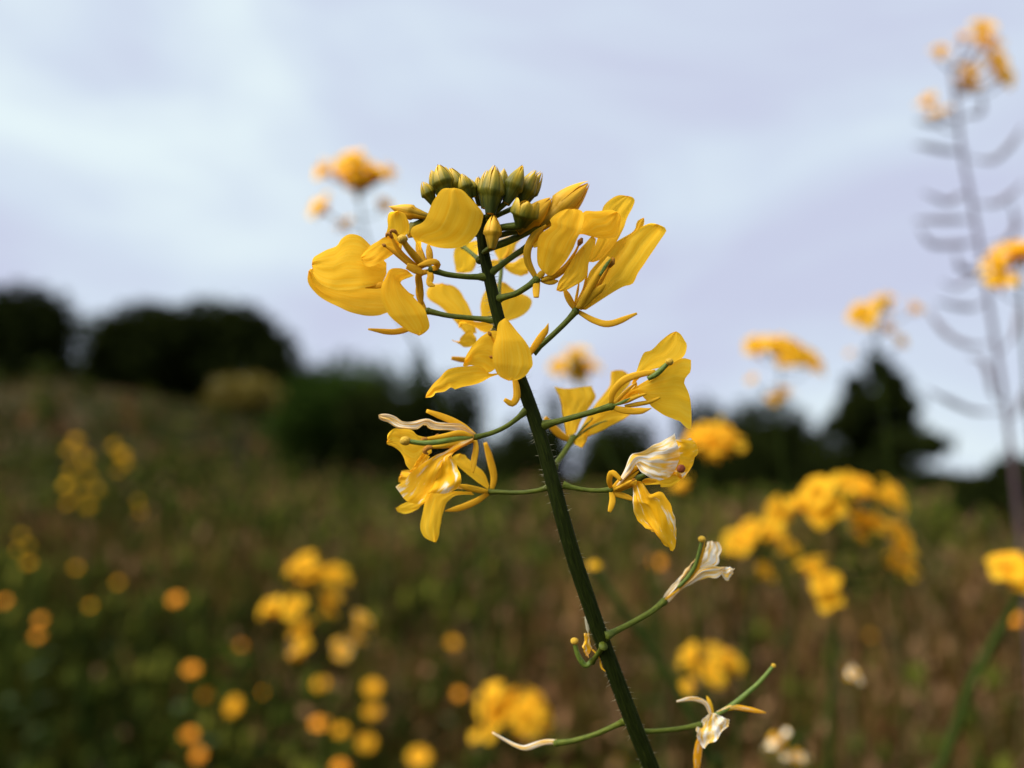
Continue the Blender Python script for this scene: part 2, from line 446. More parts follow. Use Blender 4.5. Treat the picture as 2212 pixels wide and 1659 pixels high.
def hmax(r):
    return np.where(r < 1.1, np.maximum(.05, .53 - .365 * r), .13 + .42 * (r - 1.1))

def grass(name, mkey, n, cond, h0, h1, seed, label):
    g = np.random.default_rng(seed)
    nc = n // 16
    rc = np.exp(g.uniform(math.log(0.8), math.log(34), nc * 3)); ac = g.uniform(-1.2, 1.2, nc * 3)
    xc, yc = rc * np.sin(ac), rc * np.cos(ac)
    kc = cond(xc, yc, g); xc, yc, rc = xc[kc][:nc], yc[kc][:nc], rc[kc][:nc]; nc = len(xc)
    hc = g.uniform(.55, 1.25, nc)
    ci = g.integers(0, nc, n)
    sp = .022 + .018 * rc[ci]
    x = xc[ci] + g.normal(size=n) * sp; y = yc[ci] + g.normal(size=n) * sp
    r = np.hypot(x, y); hmul = hc[ci]
    keep = (r > .72)
    hmul = hmul[keep]
    x, y, r = x[keep][:n], y[keep][:n], r[keep][:n]
    n = len(x)
    z = ground_h(x, y)
    h = g.uniform(h0, h1, n) * hmul * (1 - .55 * sstep(4, 9, r))
    # nothing may rise in front of the lens
    h = np.minimum(h, hmax(r))
    wd = (0.0016 + 0.0016 * r) * g.uniform(0.6, 1.6, n)
    az = g.uniform(0, 6.283, n); lean = g.uniform(0.05, 0.55, n) * h
    laz = g.uniform(0, 6.283, n)
    dx, dy = np.cos(az) * wd, np.sin(az) * wd
    lx, ly = np.cos(laz) * lean, np.sin(laz) * lean
    b = np.stack([x, y, z - 0.01], 1)
    D = np.stack([dx, dy, np.zeros(n)], 1); Lx = np.stack([lx, ly, np.zeros(n)], 1); Z = np.stack([np.zeros(n), np.zeros(n), h], 1)
    v = np.stack([b - D, b + D, b + Lx * .35 + Z * .6 + D * .8, b + Lx * .35 + Z * .6 - D * .8, b + Lx + Z], 1).reshape(-1, 3)
    i = np.arange(n)[:, None] * 5
    faces = [tuple(q) for q in (i + np.array([[0, 1, 2, 3]])).tolist()] + [tuple(q) for q in (i + np.array([[3, 2, 4]])).tolist()]
    me = bpy.data.meshes.new(name); me.from_pydata(v.tolist(), [], faces); me.materials.append(M[mkey]); me.update()
    o = link(bpy.data.objects.new(name, me), None, (0, 0, 0))
    o['kind'] = 'stuff'; o['label'] = label; o['category'] = 'grass'
    return o

grass('green_grass', 'g_green', 52000, lambda x, y, g: patch(x, y, 2.0, .3) + 0.45 * (x < 0) + .7 * (y > 12) + g.normal(0, .3, len(x)) > 0.25, 0.12, 0.34, 1,
      'dark green grass and weeds thickest at the lower left of the meadow')
grass('dry_grass', 'g_dry', 32000, lambda x, y, g: -patch(x, y, 2.0, .3) + 0.25 * (x > -.3) - .7 * (y > 12) + g.normal(0, .35, len(x)) > 0.15, 0.15, 0.36, 2,
      'dry brown grass spread over the middle of the meadow')
grass('olive_grass', 'g_olive', 36000, lambda x, y, g: patch(x, y, 1.4, 1.9) + .6 * (y > 12) + .35 * (x > .4) + g.normal(0, .4, len(x)) > 0.1, 0.12, 0.36, 3,
      'olive grass mixed through the meadow')

def seed_heads(name, mkey, n, seed, size, label, cond):
    g = np.random.default_rng(seed)
    r = np.exp(g.uniform(math.log(0.8), math.log(16), n * 3)); a = g.uniform(-1.2, 1.2, n * 3)
    x, y = r * np.sin(a), r * np.cos(a)
    k = cond(x, y, g); x, y, r = x[k][:n], y[k][:n], r[k][:n]; n = len(x)
    h = np.minimum(g.uniform(.12, .36, n), hmax(r))
    c = np.stack([x, y, ground_h(x, y) + h], 1)
    sz = (size * g.uniform(.5, 1.5, n) * (.55 + .45 * r))[:, None]
    dirs = np.array([[1, 0, 0], [0, 1, 0], [-1, 0, 0], [0, -1, 0], [0, 0, 1.9], [0, 0, -1.9]], float)
    v = (c[:, None, :] + dirs[None] * sz[:, :, None] * g.uniform(.7, 1.3, (n, 6, 1))).reshape(-1, 3)
    t = np.array([[0, 1, 4], [1, 2, 4], [2, 3, 4], [3, 0, 4], [1, 0, 5], [2, 1, 5], [3, 2, 5], [0, 3, 5]])
    f = (np.arange(n)[:, None, None] * 6 + t[None]).reshape(-1, 3)
    o = mesh_np(name, v, f, M[mkey]); o['kind'] = 'stuff'; o['label'] = label; o['category'] = 'grass'
M['g_seed'] = leafy('seed_head', [(0.3, (0.12, 0.060, 0.024)), (0.7, (0.27, 0.145, 0.062))], uv=False, scale=(1, 1, 1), nscale=3, trans=0.2, rough=0.8, bump=0)
M['g_weed'] = leafy('weed_leaves', [(0.38, (0.016, 0.026, 0.003)), (0.52, (0.05, 0.062, 0.007)), (0.66, (0.14, 0.140, 0.018))], uv=False, scale=(1, 1, 1), nscale=5, trans=0.2, rough=0.8, bump=0, spec=.05)
seed_heads('seed_heads', 'g_seed', 1900, 5, .0050, 'tan seed heads of the dry grass across the meadow', lambda x, y, g: -patch(x, y, 2.0, .3) + .3 * (x > -.2) + g.normal(0, .4, len(x)) > .1)
seed_heads('weed_leaves', 'g_weed', 5200, 6, .0080, 'green weed leaves among the grass', lambda x, y, g: patch(x, y, 2.0, .3) + .3 * (x < 0) + g.normal(0, .4, len(x)) > .1)

def stalks(name, mkey, n, seed, label, cond):
    """thin leaning stalks taller than the grass around them"""
    g = np.random.default_rng(seed)
    r = np.exp(g.uniform(math.log(.7), math.log(5), n * 3)); a = g.uniform(-1.2, 1.2, n * 3)
    x, y = r * np.sin(a), r * np.cos(a)
    k = cond(x, y, g); x, y, r = x[k][:n], y[k][:n], r[k][:n]; n = len(x)
    h = np.minimum(g.uniform(.22, .46, n), hmax(r) + .06 * (r > 1.1))
    az = g.uniform(0, 6.28, n); ln = h * g.uniform(.1, .7, n)
    tops = np.stack([x + np.cos(az) * ln, y + np.sin(az) * ln, ground_h(x, y) + h], 1)
    b = np.stack([x, y, ground_h(x, y) - .02], 1)
    wd = (g.uniform(.0009, .002, n) * (.7 + .4 * r))[:, None, None]
    tri = np.array([[1, 0, 0], [-.5, .87, 0], [-.5, -.87, 0]])[None]
    v = np.concatenate([b[:, None] + tri * wd, tops[:, None] + tri * wd * .5], 1).reshape(-1, 3)
    t = np.array([[0, 1, 4, 3], [1, 2, 5, 4], [2, 0, 3, 5]])
    f = (np.arange(n)[:, None, None] * 6 + t[None]).reshape(-1, 4)
    o = mesh_np(name, v, f, M[mkey]); o['kind'] = 'stuff'; o['label'] = label; o['category'] = 'grass'
M['g_stalk'] = leafy('dry_stalk', [(0.3, (0.12, 0.07, 0.035)), (0.7, (0.30, 0.18, 0.09))], uv=False, scale=(1, 1, 1), nscale=3, rough=0.8, bump=0)
stalks('dry_stalks', 'g_stalk', 680, 8, 'thin dry stalks leaning over the brown part of the meadow', lambda x, y, g: x > -.25 * y + g.normal(0, .2, len(x)))
stalks('green_stalks', 'g_weed', 680, 9, 'thin green stalks standing in the meadow', lambda x, y, g: x < .3 * y + g.normal(0, .3, len(x)))

def weed_clumps(name, mkey, n, per, seed, size, label, cond, hs=(.06, .16), r0=1.0, r1=9.0):
    """leafy clumps standing in the grass"""
    g = np.random.default_rng(seed)
    r = np.exp(g.uniform(math.log(r0), math.log(r1), n * 4)); a = g.uniform(-1.2, 1.2, n * 4)
    x, y = r * np.sin(a), r * np.cos(a)
    k = cond(x, y, g); x, y, r = x[k][:n], y[k][:n], r[k][:n]
    V, F = [], []
    for i in range(len(x)):
        h = min(g.uniform(*hs) * 1.0, float(hmax(r[i])) * .5)
        wd = h * g.uniform(.5, 1.0)
        v, f = leaf_cloud([(x[i], y[i], gh(x[i], y[i]) + h, wd, wd, h)], per, size * (.7 + .3 * r[i]) * g.uniform(.7, 1.3), int(g.integers(1e9)))
        F.append(f + 4 * per * i); V.append(v)
    o = mesh_np(name, np.concatenate(V), np.concatenate(F), M[mkey]); o['kind'] = 'stuff'; o['label'] = label; o['category'] = 'weeds'
M['g_dark'] = leafy('dark_weeds', [(0.36, (0.003, 0.006, 0.001)), (0.5, (0.014, 0.022, 0.002)), (0.64, (0.060, 0.076, 0.008))], uv=False, scale=(1, 1, 1), nscale=5, trans=0.15, rough=0.8, bump=0, spec=.05)
M['g_rust'] = leafy('rusty_weeds', [(0.38, (0.030, 0.014, 0.006)), (0.52, (0.15, 0.072, 0.03)), (0.66, (0.30, 0.165, 0.08))], uv=False, scale=(1, 1, 1), nscale=5, trans=0.15, rough=0.8, bump=0, spec=.05)
weed_clumps('dark_weeds', 'g_dark', 520, 60, 31, .016, 'dark green leafy weeds thickest at the lower left', lambda x, y, g: -x + g.normal(0, .5, len(x)) * y > -.15 * y)
weed_clumps('rusty_weeds', 'g_rust', 380, 40, 32, .011, 'rusty brown dried weeds across the middle and right of the meadow', lambda x, y, g: x + g.normal(0, .4, len(x)) * y > -.15 * y)
weed_clumps('olive_weeds', 'g_weed', 280, 40, 33, .013, 'olive green leafy weeds across the right of the meadow', lambda x, y, g: x + g.normal(0, .4, len(x)) * y > -.05 * y)

weed_clumps('green_scrub', 'g_dark', 260, 60, 34, .010, 'dark green scrub scattered over the slope', lambda x, y, g: (x < .1 * y) & (g.random(len(x)) < .8), hs=(.12, .4), r0=8, r1=30)
weed_clumps('tan_scrub', 'g_rust', 160, 50, 35, .009, 'tan dried scrub scattered over the slope', lambda x, y, g: (x < .2 * y) & (g.random(len(x)) < .8), hs=(.10, .3), r0=6, r1=24)
weed_clumps('olive_scrub', 'g_weed', 200, 50, 36, .009, 'olive green scrub scattered over the slope', lambda x, y, g: (x < .2 * y) & (g.random(len(x)) < .8), hs=(.10, .35), r0=7, r1=30)

# ---------------------------------------------------------------- main flowering stem
STEM = [(1040, 466), (1040, 500), (1044, 540), (1052, 580), (1061, 620), (1070, 660), (1082, 705), (1101, 765), (1127, 828),
        (1148, 885), (1168, 945), (1187, 1015), (1203, 1075), (1222, 1145), (1243, 1215), (1270, 1295), (1301, 1385),
        (1333, 1470), (1368, 1562), (1396, 1632), (1420, 1690)]
SR = [10, 11.5, 12.5, 13, 13.3, 13.6, 14.2, 15, 15.6, 16, 16.3, 16.6, 16.8, 17, 17, 17.2, 17.5, 17.8, 18, 18, 18]
MPP = K * FOCUS                        # metres per photo pixel at the focus distance
def dz(z): return FOCUS - z / 1000.0   # z in mm towards the camera

def stem_z(py):                        # the stem leans a little away below
    return -6.0 * max(0, (py - 1100) / 560.0) ** 1.3

stem_pts = [P(x, y, dz(stem_z(y))) for x, y in STEM]
base = Vector((0.062, 0.15, gh(0.062, 0.15)))
last = stem_pts[-1]
plant = empty('mustard_plant', base, 'sharp yellow flowering stem in the middle of the photo with green buds on top', 'flower')
mb = MB()
tube(mb, stem_pts, [r * MPP for r in SR], n=45, rows=140, cap=False, ridge=.035)
tan0 = (stem_pts[-1] - stem_pts[-2]).normalized()
low = []
for k in range(13):
    t = k / 12; h1 = t * t * (3 - 2 * t); h0 = 1 - h1; t1 = t * (1 - t) ** 2; t2 = -t * t * (1 - t)
    low.append(last * h0 + base * h1 + tan0 * .30 * t1 + Vector((0, 0, -1)) * .35 * t2)
tube(mb, low, [18 * MPP, 18.5 * MPP, 20 * MPP, 24 * MPP], n=45, rows=60, cap=False, ridge=.035)
mb.build('stem', M['stem'], plant, base)

# fine hairs on the stem
hb = MB()
hr = random.Random(3)
fine = smooth_path(stem_pts, 400)
for k in range(700):
    t = hr.random() ** 1.5
    i = int(t * 398)
    p = fine[i]; tan = (fine[i + 1] - fine[i]).normalized()
    rad = interp([r * MPP for r in SR], i / 399)
    a0 = tan.cross(FWD).normalized(); b0 = tan.cross(a0)
    ph = hr.uniform(0, 6.283)
    nrm = a0 * math.cos(ph) + b0 * math.sin(ph)
    if nrm.dot(FWD) < -.45: continue
    ln = hr.uniform(0.3, 1.05) * 0.001
    d = (nrm + Vector((hr.uniform(-.5, .5), hr.uniform(-.5, .5), hr.uniform(-.6, .3)))).normalized()
    q = p + nrm * rad * 0.96
    s = tan.cross(d).normalized() * hr.uniform(0.000018, 0.000034)
    s2 = d.cross(s).normalized() * s.length
    b = len(hb.v)
    hb.v += [q + s, q - s * .5 + s2, q - s * .5 - s2, q + d * ln]; hb.uv += [(0, 0), (1, 0), (1, 0), (.5, 1)]
    hb.f += [(b, b + 1, b + 3), (b + 1, b + 2, b + 3), (b + 2, b, b + 3)]; hb.mi += [0, 0, 0]
ho = hb.build('stem_hair', M['hair'], plant, base)
ho['kind'] = 'stuff'

def zpts(cv, pts, z):
    n = len(pts)
    return [P(*cv(x, y), dz(interp(z, i / max(1, n - 1)))) for i, (x, y) in enumerate(pts)]

def petal(parent, cv, L, R, T=None, z=(0, 0), cup=1.0, ruff=0.15, mkey='petal', seed=None, name='petal', tilt=0.0, fold=0.0, nu=18, nv=34):
    ragged = 1.1 if mkey == 'petal' else 2.4
    if mkey != 'petal': ruff *= 1.5
    """petal surface between its two traced edges, given depth (mm), a cupped section and ruffles"""
    seed = len(org) if seed is None else seed
    r = random.Random(seed)
    def path(pts, n):
        return smooth_path([Vector((*cv(x, y), 0)) for x, y in pts], n)
    l = path(L, nv); rr = path(R, nv)
    b = path([L[0], R[0]], nu)
    t = path(T, nu) if T else path([L[-1], R[-1]], nu) if (L[-1] != R[-1]) else path([L[-1]], nu)
    for e_ in (l, rr):
        a1, a2, k1, k2 = r.uniform(0, 6.28), r.uniform(0, 6.28), r.uniform(14, 20), r.uniform(27, 38)
        for i in range(3, nv - 1):
            v = i / (nv - 1); tn = (e_[min(nv - 1, i + 1)] - e_[i - 1]); nn = Vector((-tn.y, tn.x, 0))
            if nn.length > 1e-6: e_[i] = e_[i] + nn.normalized() * ragged * (.55 * v * math.sin(k1 * v + a1) + .45 * v * math.sin(k2 * v + a2))
    ph = [r.uniform(0, 6.28) for _ in range(6)]
    f1, f2, f3 = r.uniform(2, 3.5), r.uniform(4, 7), r.uniform(8, 12)
    rows = []
    for i in range(nv):
        v = i / (nv - 1); row = []
        for j in range(nu):
            u = j / (nu - 1)
            q = l[i] * (1 - u) + rr[i] * u + b[j] * (1 - v) + t[j] * v \
                - (l[0] * (1 - u) * (1 - v) + rr[0] * u * (1 - v) + l[-1] * (1 - u) * v + rr[-1] * u * v)
            s = 2 * u - 1
            zz = interp(z, v) + .30 * cup * (1 - s * s) * math.sin(math.pi * min(1, v * .85 + .12)) + tilt * s * math.sin(math.pi * (.1 + .8 * v))
            zz -= fold * math.exp(-(s / 0.16) ** 2) * math.sin(math.pi * (.15 + .75 * v))
            edge = 0.25 + 0.75 * max(abs(s), v) ** 2
            zz += .22 * (.3 + v) * math.sin(2.2 * u * (1 + .4 * v) + 1.7 * v + ph[4]) * (1 if cup > 0 else -1) + .12 * v * math.sin(5.5 * u + ph[5])
            zz += ruff * edge * (math.sin(f1 * 2 * u + 3 * v + ph[0]) + .7 * math.sin(f2 * 2 * v + 3 * u + ph[1]) + .45 * math.sin(f3 * (u + v) + ph[2])
                                 + .4 * math.sin(f3 * 1.6 * (u - .6 * v) + ph[3]) + .3 * v * math.sin(f3 * 2.7 * u + ph[4]))
            row.append(P(q.x, q.y, dz(zz)))
        rows.append(row)
    m = MB(); m.grid(rows)
    return m.build(name, M[mkey], parent, rows[0][nu // 2])

def strip(parent, cv, pts, wd, z=(0, 0), name='sepal', mkey='sepal', flat=0.3, tip=0.25, start=0.6, prof=None):
    """sepal / filament: a tapered solid strip, wd in crop pixels across"""
    s = wd * (CS if cv is not c0 else 1) * MPP / 2 * .92
    m = MB()
    P3 = zpts(cv, pts, z)
    prof = prof or [start, 0.9, 1.0, 0.9, tip]
    tube(m, P3, [s * q for q in prof], n=12, flat=flat, rows=18)
    return m.build(name, M[mkey], parent, P3[0])

def stamen(parent, cv, pts, wd, z=(0, 0), ar=45, az=None, mkey='sepal', curl=True):
    sc = (CS if cv is not c0 else 1) * MPP
    m = MB(); P3 = zpts(cv, pts, z)
    tube(m, P3, [wd * sc / 2 * q for q in (.55, .85, .75, .4)], n=9, flat=.7, rows=16)
    e = P3[-1]; d = (P3[-1] - P3[-2]).normalized(); sd_ = d.cross(FWD).normalized()
    if ar > 0:
        a = ar * sc
        if curl:
            tube(m, [e - d * a * .2, e + d * a * .7 + sd_ * a * .1, e + d * a * 1.2 + sd_ * a * .7, e + d * a * .6 + sd_ * a * 1.2],
                 [a * .35, a * .5, a * .42, a * .15], n=8, rows=14, mi=1)
        else:
            tube(m, [e - d * a * .6, e + d * a * .2, e + d * a], [a * .3, a * .6, a * .2], n=8, rows=9, mi=1)
    return m.build('stamen', [M[mkey], M['anther']], parent, P3[0])

def pistil(parent, cv, pts, wd, z=(0, 0), sr=50, mkey='pistil'):
    sc = (CS if cv is not c0 else 1) * MPP
    m = MB(); P3 = zpts(cv, pts, z)
    tube(m, P3, [wd * sc / 2 * q for q in (.8, 1, 1, .85, .7)], n=10, rows=18)
    if sr: ball(m, P3[-1], sr * sc, mi=1, squash=(1, 1, .85), rough=.05, seed=len(org))
    return m.build('pistil', [M[mkey], M['stigma']], parent, P3[0])

def flower(cv, ped, wd, z=(0, 0), knob=1.5, mkey='pedicel', name='flower'):
    """a flower of the main plant: its own mesh is pedicel + receptacle"""
    sc = (CS if cv is not c0 else 1) * MPP
    m = MB(); P3 = zpts(cv, ped, z)
    r = wd * sc / 2 * .88
    tube(m, P3, [r * 1.75, r * 1.05, r * .92, r * .9, r * .92, r * .95, r * 1.2], n=12, rows=30)
    ball(m, P3[-1], r * knob * .9, squash=(1, 1, 1))
    return m.build(name, M[mkey], plant, P3[-1])

# ---- flower 1: large open flower on the left
f = flower(cA, [(2040, 1300), (1900, 1300), (1800, 1297), (1600, 1272), (1440, 1222)], 76, (0, .6, 1))
petal(f, cA, [(1300, 1010), (1250, 900), (1208, 830), (1230, 760), (1360, 685), (1430, 520), (1480, 430), (1560, 345), (1680, 330)],
      [(1325, 1010), (1330, 890), (1390, 945), (1500, 980), (1620, 992), (1760, 975), (1880, 900), (1960, 780), (2000, 620), (1960, 560), (1860, 440), (1780, 355), (1680, 330)],
      z=(1.2, 2.8, 3.6, 3.2, 2.4), cup=1.0, ruff=.13, tilt=-.5, fold=.15)
petal(f, cA, [(1060, 1000), (990, 900), (930, 870), (955, 780), (958, 650), (990, 595), (1070, 578)],
      [(1110, 1000), (1130, 870), (1165, 840), (1192, 780), (1180, 680), (1140, 610), (1070, 578)], z=(.6, 1.4, 2), cup=.6)
petal(f, cA, [(1080, 930), (1000, 870), (930, 865), (780, 955), (700, 1020), (668, 1090)],
      [(1080, 1000), (1025, 1050), (900, 1130), (830, 1170), (755, 1188), (690, 1155), (668, 1090)], z=(1, 2.2, 2.6), cup=.7, tilt=.4)
petal(f, cA, [(945, 1150), (850, 1050), (755, 940), (660, 858), (540, 833), (455, 885), (405, 960), (290, 1010), (155, 1080), (132, 1175)],
      [(945, 1270), (880, 1370), (700, 1420), (450, 1445), (320, 1420), (200, 1350), (145, 1260), (132, 1175)], z=(.4, 1.2, 1.2, .4), cup=.9, ruff=.22, tilt=1.3)
petal(f, cA, [(1170, 1225), (1090, 1205), (985, 1215), (935, 1300), (890, 1400), (888, 1520), (940, 1665), (1000, 1745), (1170, 1885), (1298, 1942)],
      [(1240, 1290), (1115, 1340), (1100, 1370), (1150, 1430), (1240, 1520), (1300, 1580), (1360, 1655), (1402, 1765), (1409, 1865), (1298, 1942)],
      z=(.8, 2.6, 3.4, 2.6), cup=.9, tilt=-.5, ruff=.16)
strip(f, cA, [(1405, 1215), (1480, 1200), (1500, 1160), (1440, 1135), (1285, 1175)], 78, (1, 2.4, 2.8))
strip(f, cA, [(1400, 1235), (1425, 1290), (1415, 1370), (1470, 1400)], 85, (1, 1.6, 1.8))
strip(f, cA, [(1400, 1240), (1300, 1275), (1305, 1400), (1335, 1600)], 90, (.4, -.6, -1.4), mkey='olive')
strip(f, cA, [(1180, 1240), (1000, 1345), (880, 1390), (712, 1422)], 72, (.6, 1.5, 1.6), tip=.1)
strip(f, cA, [(1380, 1190), (1320, 1060), (1270, 915)], 85, (.8, .2), mkey='olive', tip=.2)
strip(f, cA, [(1410, 1190), (1415, 1080), (1400, 950)], 85, (.8, 0), mkey='olive', tip=.4)
stamen(f, cA, [(1300, 1210), (1150, 1090), (1060, 980), (1005, 870)], 74, (1, 2, 2.6), ar=45, mkey='sepal')
stamen(f, cA, [(1300, 1240), (1130, 1110), (1010, 1015), (925, 960)], 66, (1, 2, 2.4), ar=34, mkey='sepal', curl=False)
stamen(f, cA, [(1340, 1160), (1190, 990), (1110, 890), (1050, 820)], 60, (1, 2.2, 3), ar=42, mkey='olive')
pistil(f, cA, [(1350, 1190), (1240, 1060), (1160, 960), (1120, 890)], 82, (1, 2.6, 3.2), sr=58, mkey='olive')
strip(f, cA, [(1340, 1260), (1240, 1210), (1165, 1180)], 100, (1.4, 1.8), mkey='sepal', tip=.7, name='stamen')

# ---- flower 2: behind the first, its short pedicel shows below
f = flower(c0, [(1072, 692), (1030, 688), (970, 682), (925, 672)], 14, (-.5, -1.2, -2))
petal(f, cA, [(1250, 1500), (900, 1340), (600, 1380), (300, 1350), (150, 1210), (95, 1235)],
      [(1150, 1640), (950, 1690), (860, 1720), (720, 1725), (560, 1685), (450, 1640), (320, 1580), (200, 1500), (110, 1400), (84, 1320), (95, 1235)], z=(-2, -2.6, -2.6, -2.2), cup=-.8, ruff=.3, tilt=1.0)
petal(f, c0, [(920, 668), (880, 640), (850, 630), (835, 600)], [(915, 680), (880, 690), (850, 660), (835, 600)], z=(-2, -2.6), cup=.4)
strip(f, c0, [(922, 674), (890, 705), (850, 717), (795, 711)], 15, (-2, -1.5, -1), tip=.3)
strip(f, c0, [(920, 672), (905, 640), (903, 605)], 14, (-2, -2.5), mkey='olive')

# ---- flower 3: upper right, petals swept up and right
f = flower(cB, [(200, 1490), (300, 1462), (420, 1425), (530, 1360), (640, 1280)], 82, (0, .8, 1.2))
petal(f, cB, [(705, 1185), (655, 1100), (650, 950), (672, 800), (800, 690), (790, 620), (900, 530), (1020, 503)],
      [(760, 1225), (820, 1225), (940, 1100), (1030, 960), (1090, 820), (1140, 700), (1162, 600), (1130, 520), (1020, 503)], z=(1.6, 3, 3.4, 2.4), cup=1.0, tilt=.5)
petal(f, cB, [(1060, 850), (1130, 620), (1165, 532), (1300, 530), (1420, 515), (1525, 540)],
      [(1080, 760), (1220, 800), (1350, 828), (1500, 812), (1545, 720), (1562, 600), (1525, 540)], z=(1, 1.4, 1), cup=.8)
petal(f, cB, [(1200, 1080), (1300, 850), (1340, 700), (1358, 520), (1410, 430), (1480, 375), (1560, 357), (1650, 365)],
      [(1260, 1086), (1350, 1050), (1450, 945), (1520, 850), (1590, 720), (1640, 580), (1700, 460), (1717, 415), (1695, 378), (1650, 365)], z=(.4, -.8, -1.2, 0), cup=.9, tilt=.6, fold=.3)
petal(f, cB, [(1245, 798), (1180, 870), (1060, 1010), (960, 1180), (885, 1290), (860, 1392)],
      [(1290, 830), (1270, 950), (1210, 1100), (1200, 1190), (1170, 1270), (1060, 1340), (960, 1390), (900, 1412), (860, 1392)], z=(1.2, 2.4, 2.8), cup=.8, tilt=-.5)
strip(f, cB, [(640, 1260), (550, 1080), (550, 930), (620, 790), (748, 680)], 95, (1.2, 1.8, 1.5), tip=.2, mkey='olive')
strip(f, cB, [(655, 1270), (640, 1370), (640, 1470)], 88, (1.2, 2.2), tip=.7)
strip(f, cB, [(690, 1280), (790, 1300), (880, 1290)], 72, (1.2, 1.4), mkey='olive')
strip(f, cB, [(650, 1260), (700, 1210), (730, 1180)], 80, (1.4, 1.8), mkey='olive')
stamen(f, cB, [(700, 1270), (880, 1190), (1000, 1090), (1160, 930)], 50, (1.2, 1.8), ar=0, mkey='olive')
stamen(f, cB, [(760, 1260), (930, 1150), (1050, 1000), (1115, 870)], 48, (1.2, 2), ar=55, mkey='sepal', curl=False)
pistil(f, cB, [(700, 1280), (850, 1230), (960, 1150), (1030, 1060)], 66, (1.2, 1.6), sr=0, mkey='olive')

# ---- pedicel of the half open flower just above it
f = flower(cB, [(130, 1205), (230, 1140), (340, 1055), (440, 985), (560, 905)], 80, (0, .2, -.5), name='flower')
petal(f, cB, [(580, 900), (700, 780), (800, 700), (900, 640), (1000, 600)], [(620, 930), (760, 880), (900, 820), (1000, 700), (1000, 600)], z=(-.5, -1.2), cup=.5)
strip(f, cB, [(560, 905), (640, 800), (730, 690)], 90, (-.4, -.8), mkey='olive')

# ---- flower 5: right, long pedicel
f = flower(cB, [(600, 2060), (760, 1930), (880, 1820), (980, 1720), (1068, 1620)], 76, (0, .5, .8))
petal(f, cB, [(1120, 1600), (1330, 1340), (1380, 1200), (1530, 1000), (1605, 900), (1640, 830), (1720, 755), (1790, 700), (1890, 653), (1965, 672)],
      [(1180, 1605), (1400, 1462), (1580, 1352), (1690, 1320), (1750, 1200), (1830, 1090), (1950, 900), (2057, 745), (2025, 700), (1965, 672)], z=(.8, .4, .6, 1.2), cup=1.4, tilt=.7, fold=.2)
petal(f, cB, [(1100, 1580), (1200, 1250), (1260, 1140), (1430, 950), (1500, 872), (1700, 740), (1740, 645), (1812, 598)],
      [(1160, 1580), (1340, 1340), (1560, 1060), (1640, 880), (1730, 785), (1795, 700), (1818, 640), (1812, 598)], z=(.6, -1, -1.6), cup=.6)
pistil(f, cB, [(1100, 1590), (1200, 1410), (1310, 1220), (1400, 1100), (1445, 1040)], 92, (1.2, 2.2, 2.2), sr=0, mkey='olive')
strip(f, cB, [(1330, 1230), (1400, 1120), (1448, 1050)], 40, (2.8, 3), mkey='pistil', name='pistil')
stamen(f, cB, [(1150, 1570), (1290, 1380), (1390, 1210), (1450, 1100)], 60, (.8, 1.6), ar=70, mkey='sepal', curl=False)
stamen(f, cB, [(1060, 1560), (1150, 1400), (1180, 1280), (1195, 1180)], 42, (.6, .2), ar=0)
stamen(f, cB, [(1060, 1540), (1085, 1430), (1105, 1310)], 38, (.6, 0), ar=0)
strip(f, cB, [(1130, 1580), (1240, 1450), (1330, 1380), (1395, 1320)], 100, (1.4, 2.6), mkey='olive')
strip(f, cB, [(1055, 1590), (1000, 1490), (950, 1390)], 84, (.8, 1.4), tip=.5)
strip(f, c0, [(1247, 672), (1285, 693), (1320, 699), (1376, 677)], 16, (.8, 1.4, 1.6), tip=.35)

# ---- back flowers seen between the stem and its branches (a little out of focus)
f = flower(cB, [(230, 1500), (235, 1380), (255, 1220), (262, 1080)], 60, (-6, -13))
petal(f, cB, [(230, 1060), (180, 960), (190, 880), (280, 820), (420, 788)], [(300, 1050), (400, 960), (430, 880), (505, 800), (420, 788)], z=(-13, -15), cup=.8)
petal(f, cB, [(290, 1080), (390, 1085), (500, 1030), (560, 1130), (556, 1200)], [(290, 1150), (380, 1212), (470, 1235), (520, 1225), (556, 1200)], z=(-13, -12), cup=.8)
petal(f, cB, [(250, 1060), (170, 1060), (100, 1090), (60, 1150)], [(250, 1100), (190, 1140), (130, 1180), (60, 1150)], z=(-13, -15), cup=.5)
petal(f, cB, [(290, 1060), (380, 980), (470, 930), (560, 900)], [(310, 1090), (420, 1040), (520, 990), (560, 900)], z=(-13, -15), cup=.5)
stamen(f, cB, [(262, 1070), (330, 980), (350, 870)], 40, (-13, -13), ar=25)

f = flower(cA, [(1960, 1120), (1880, 1050), (1780, 970)], 60, (-1, -11))
petal(f, cA, [(1780, 930), (1700, 980), (1675, 1050), (1690, 1190), (1715, 1260)], [(1940, 900), (1950, 1000), (1930, 1120), (1880, 1240), (1715, 1260)], z=(-11, -14), cup=.9)

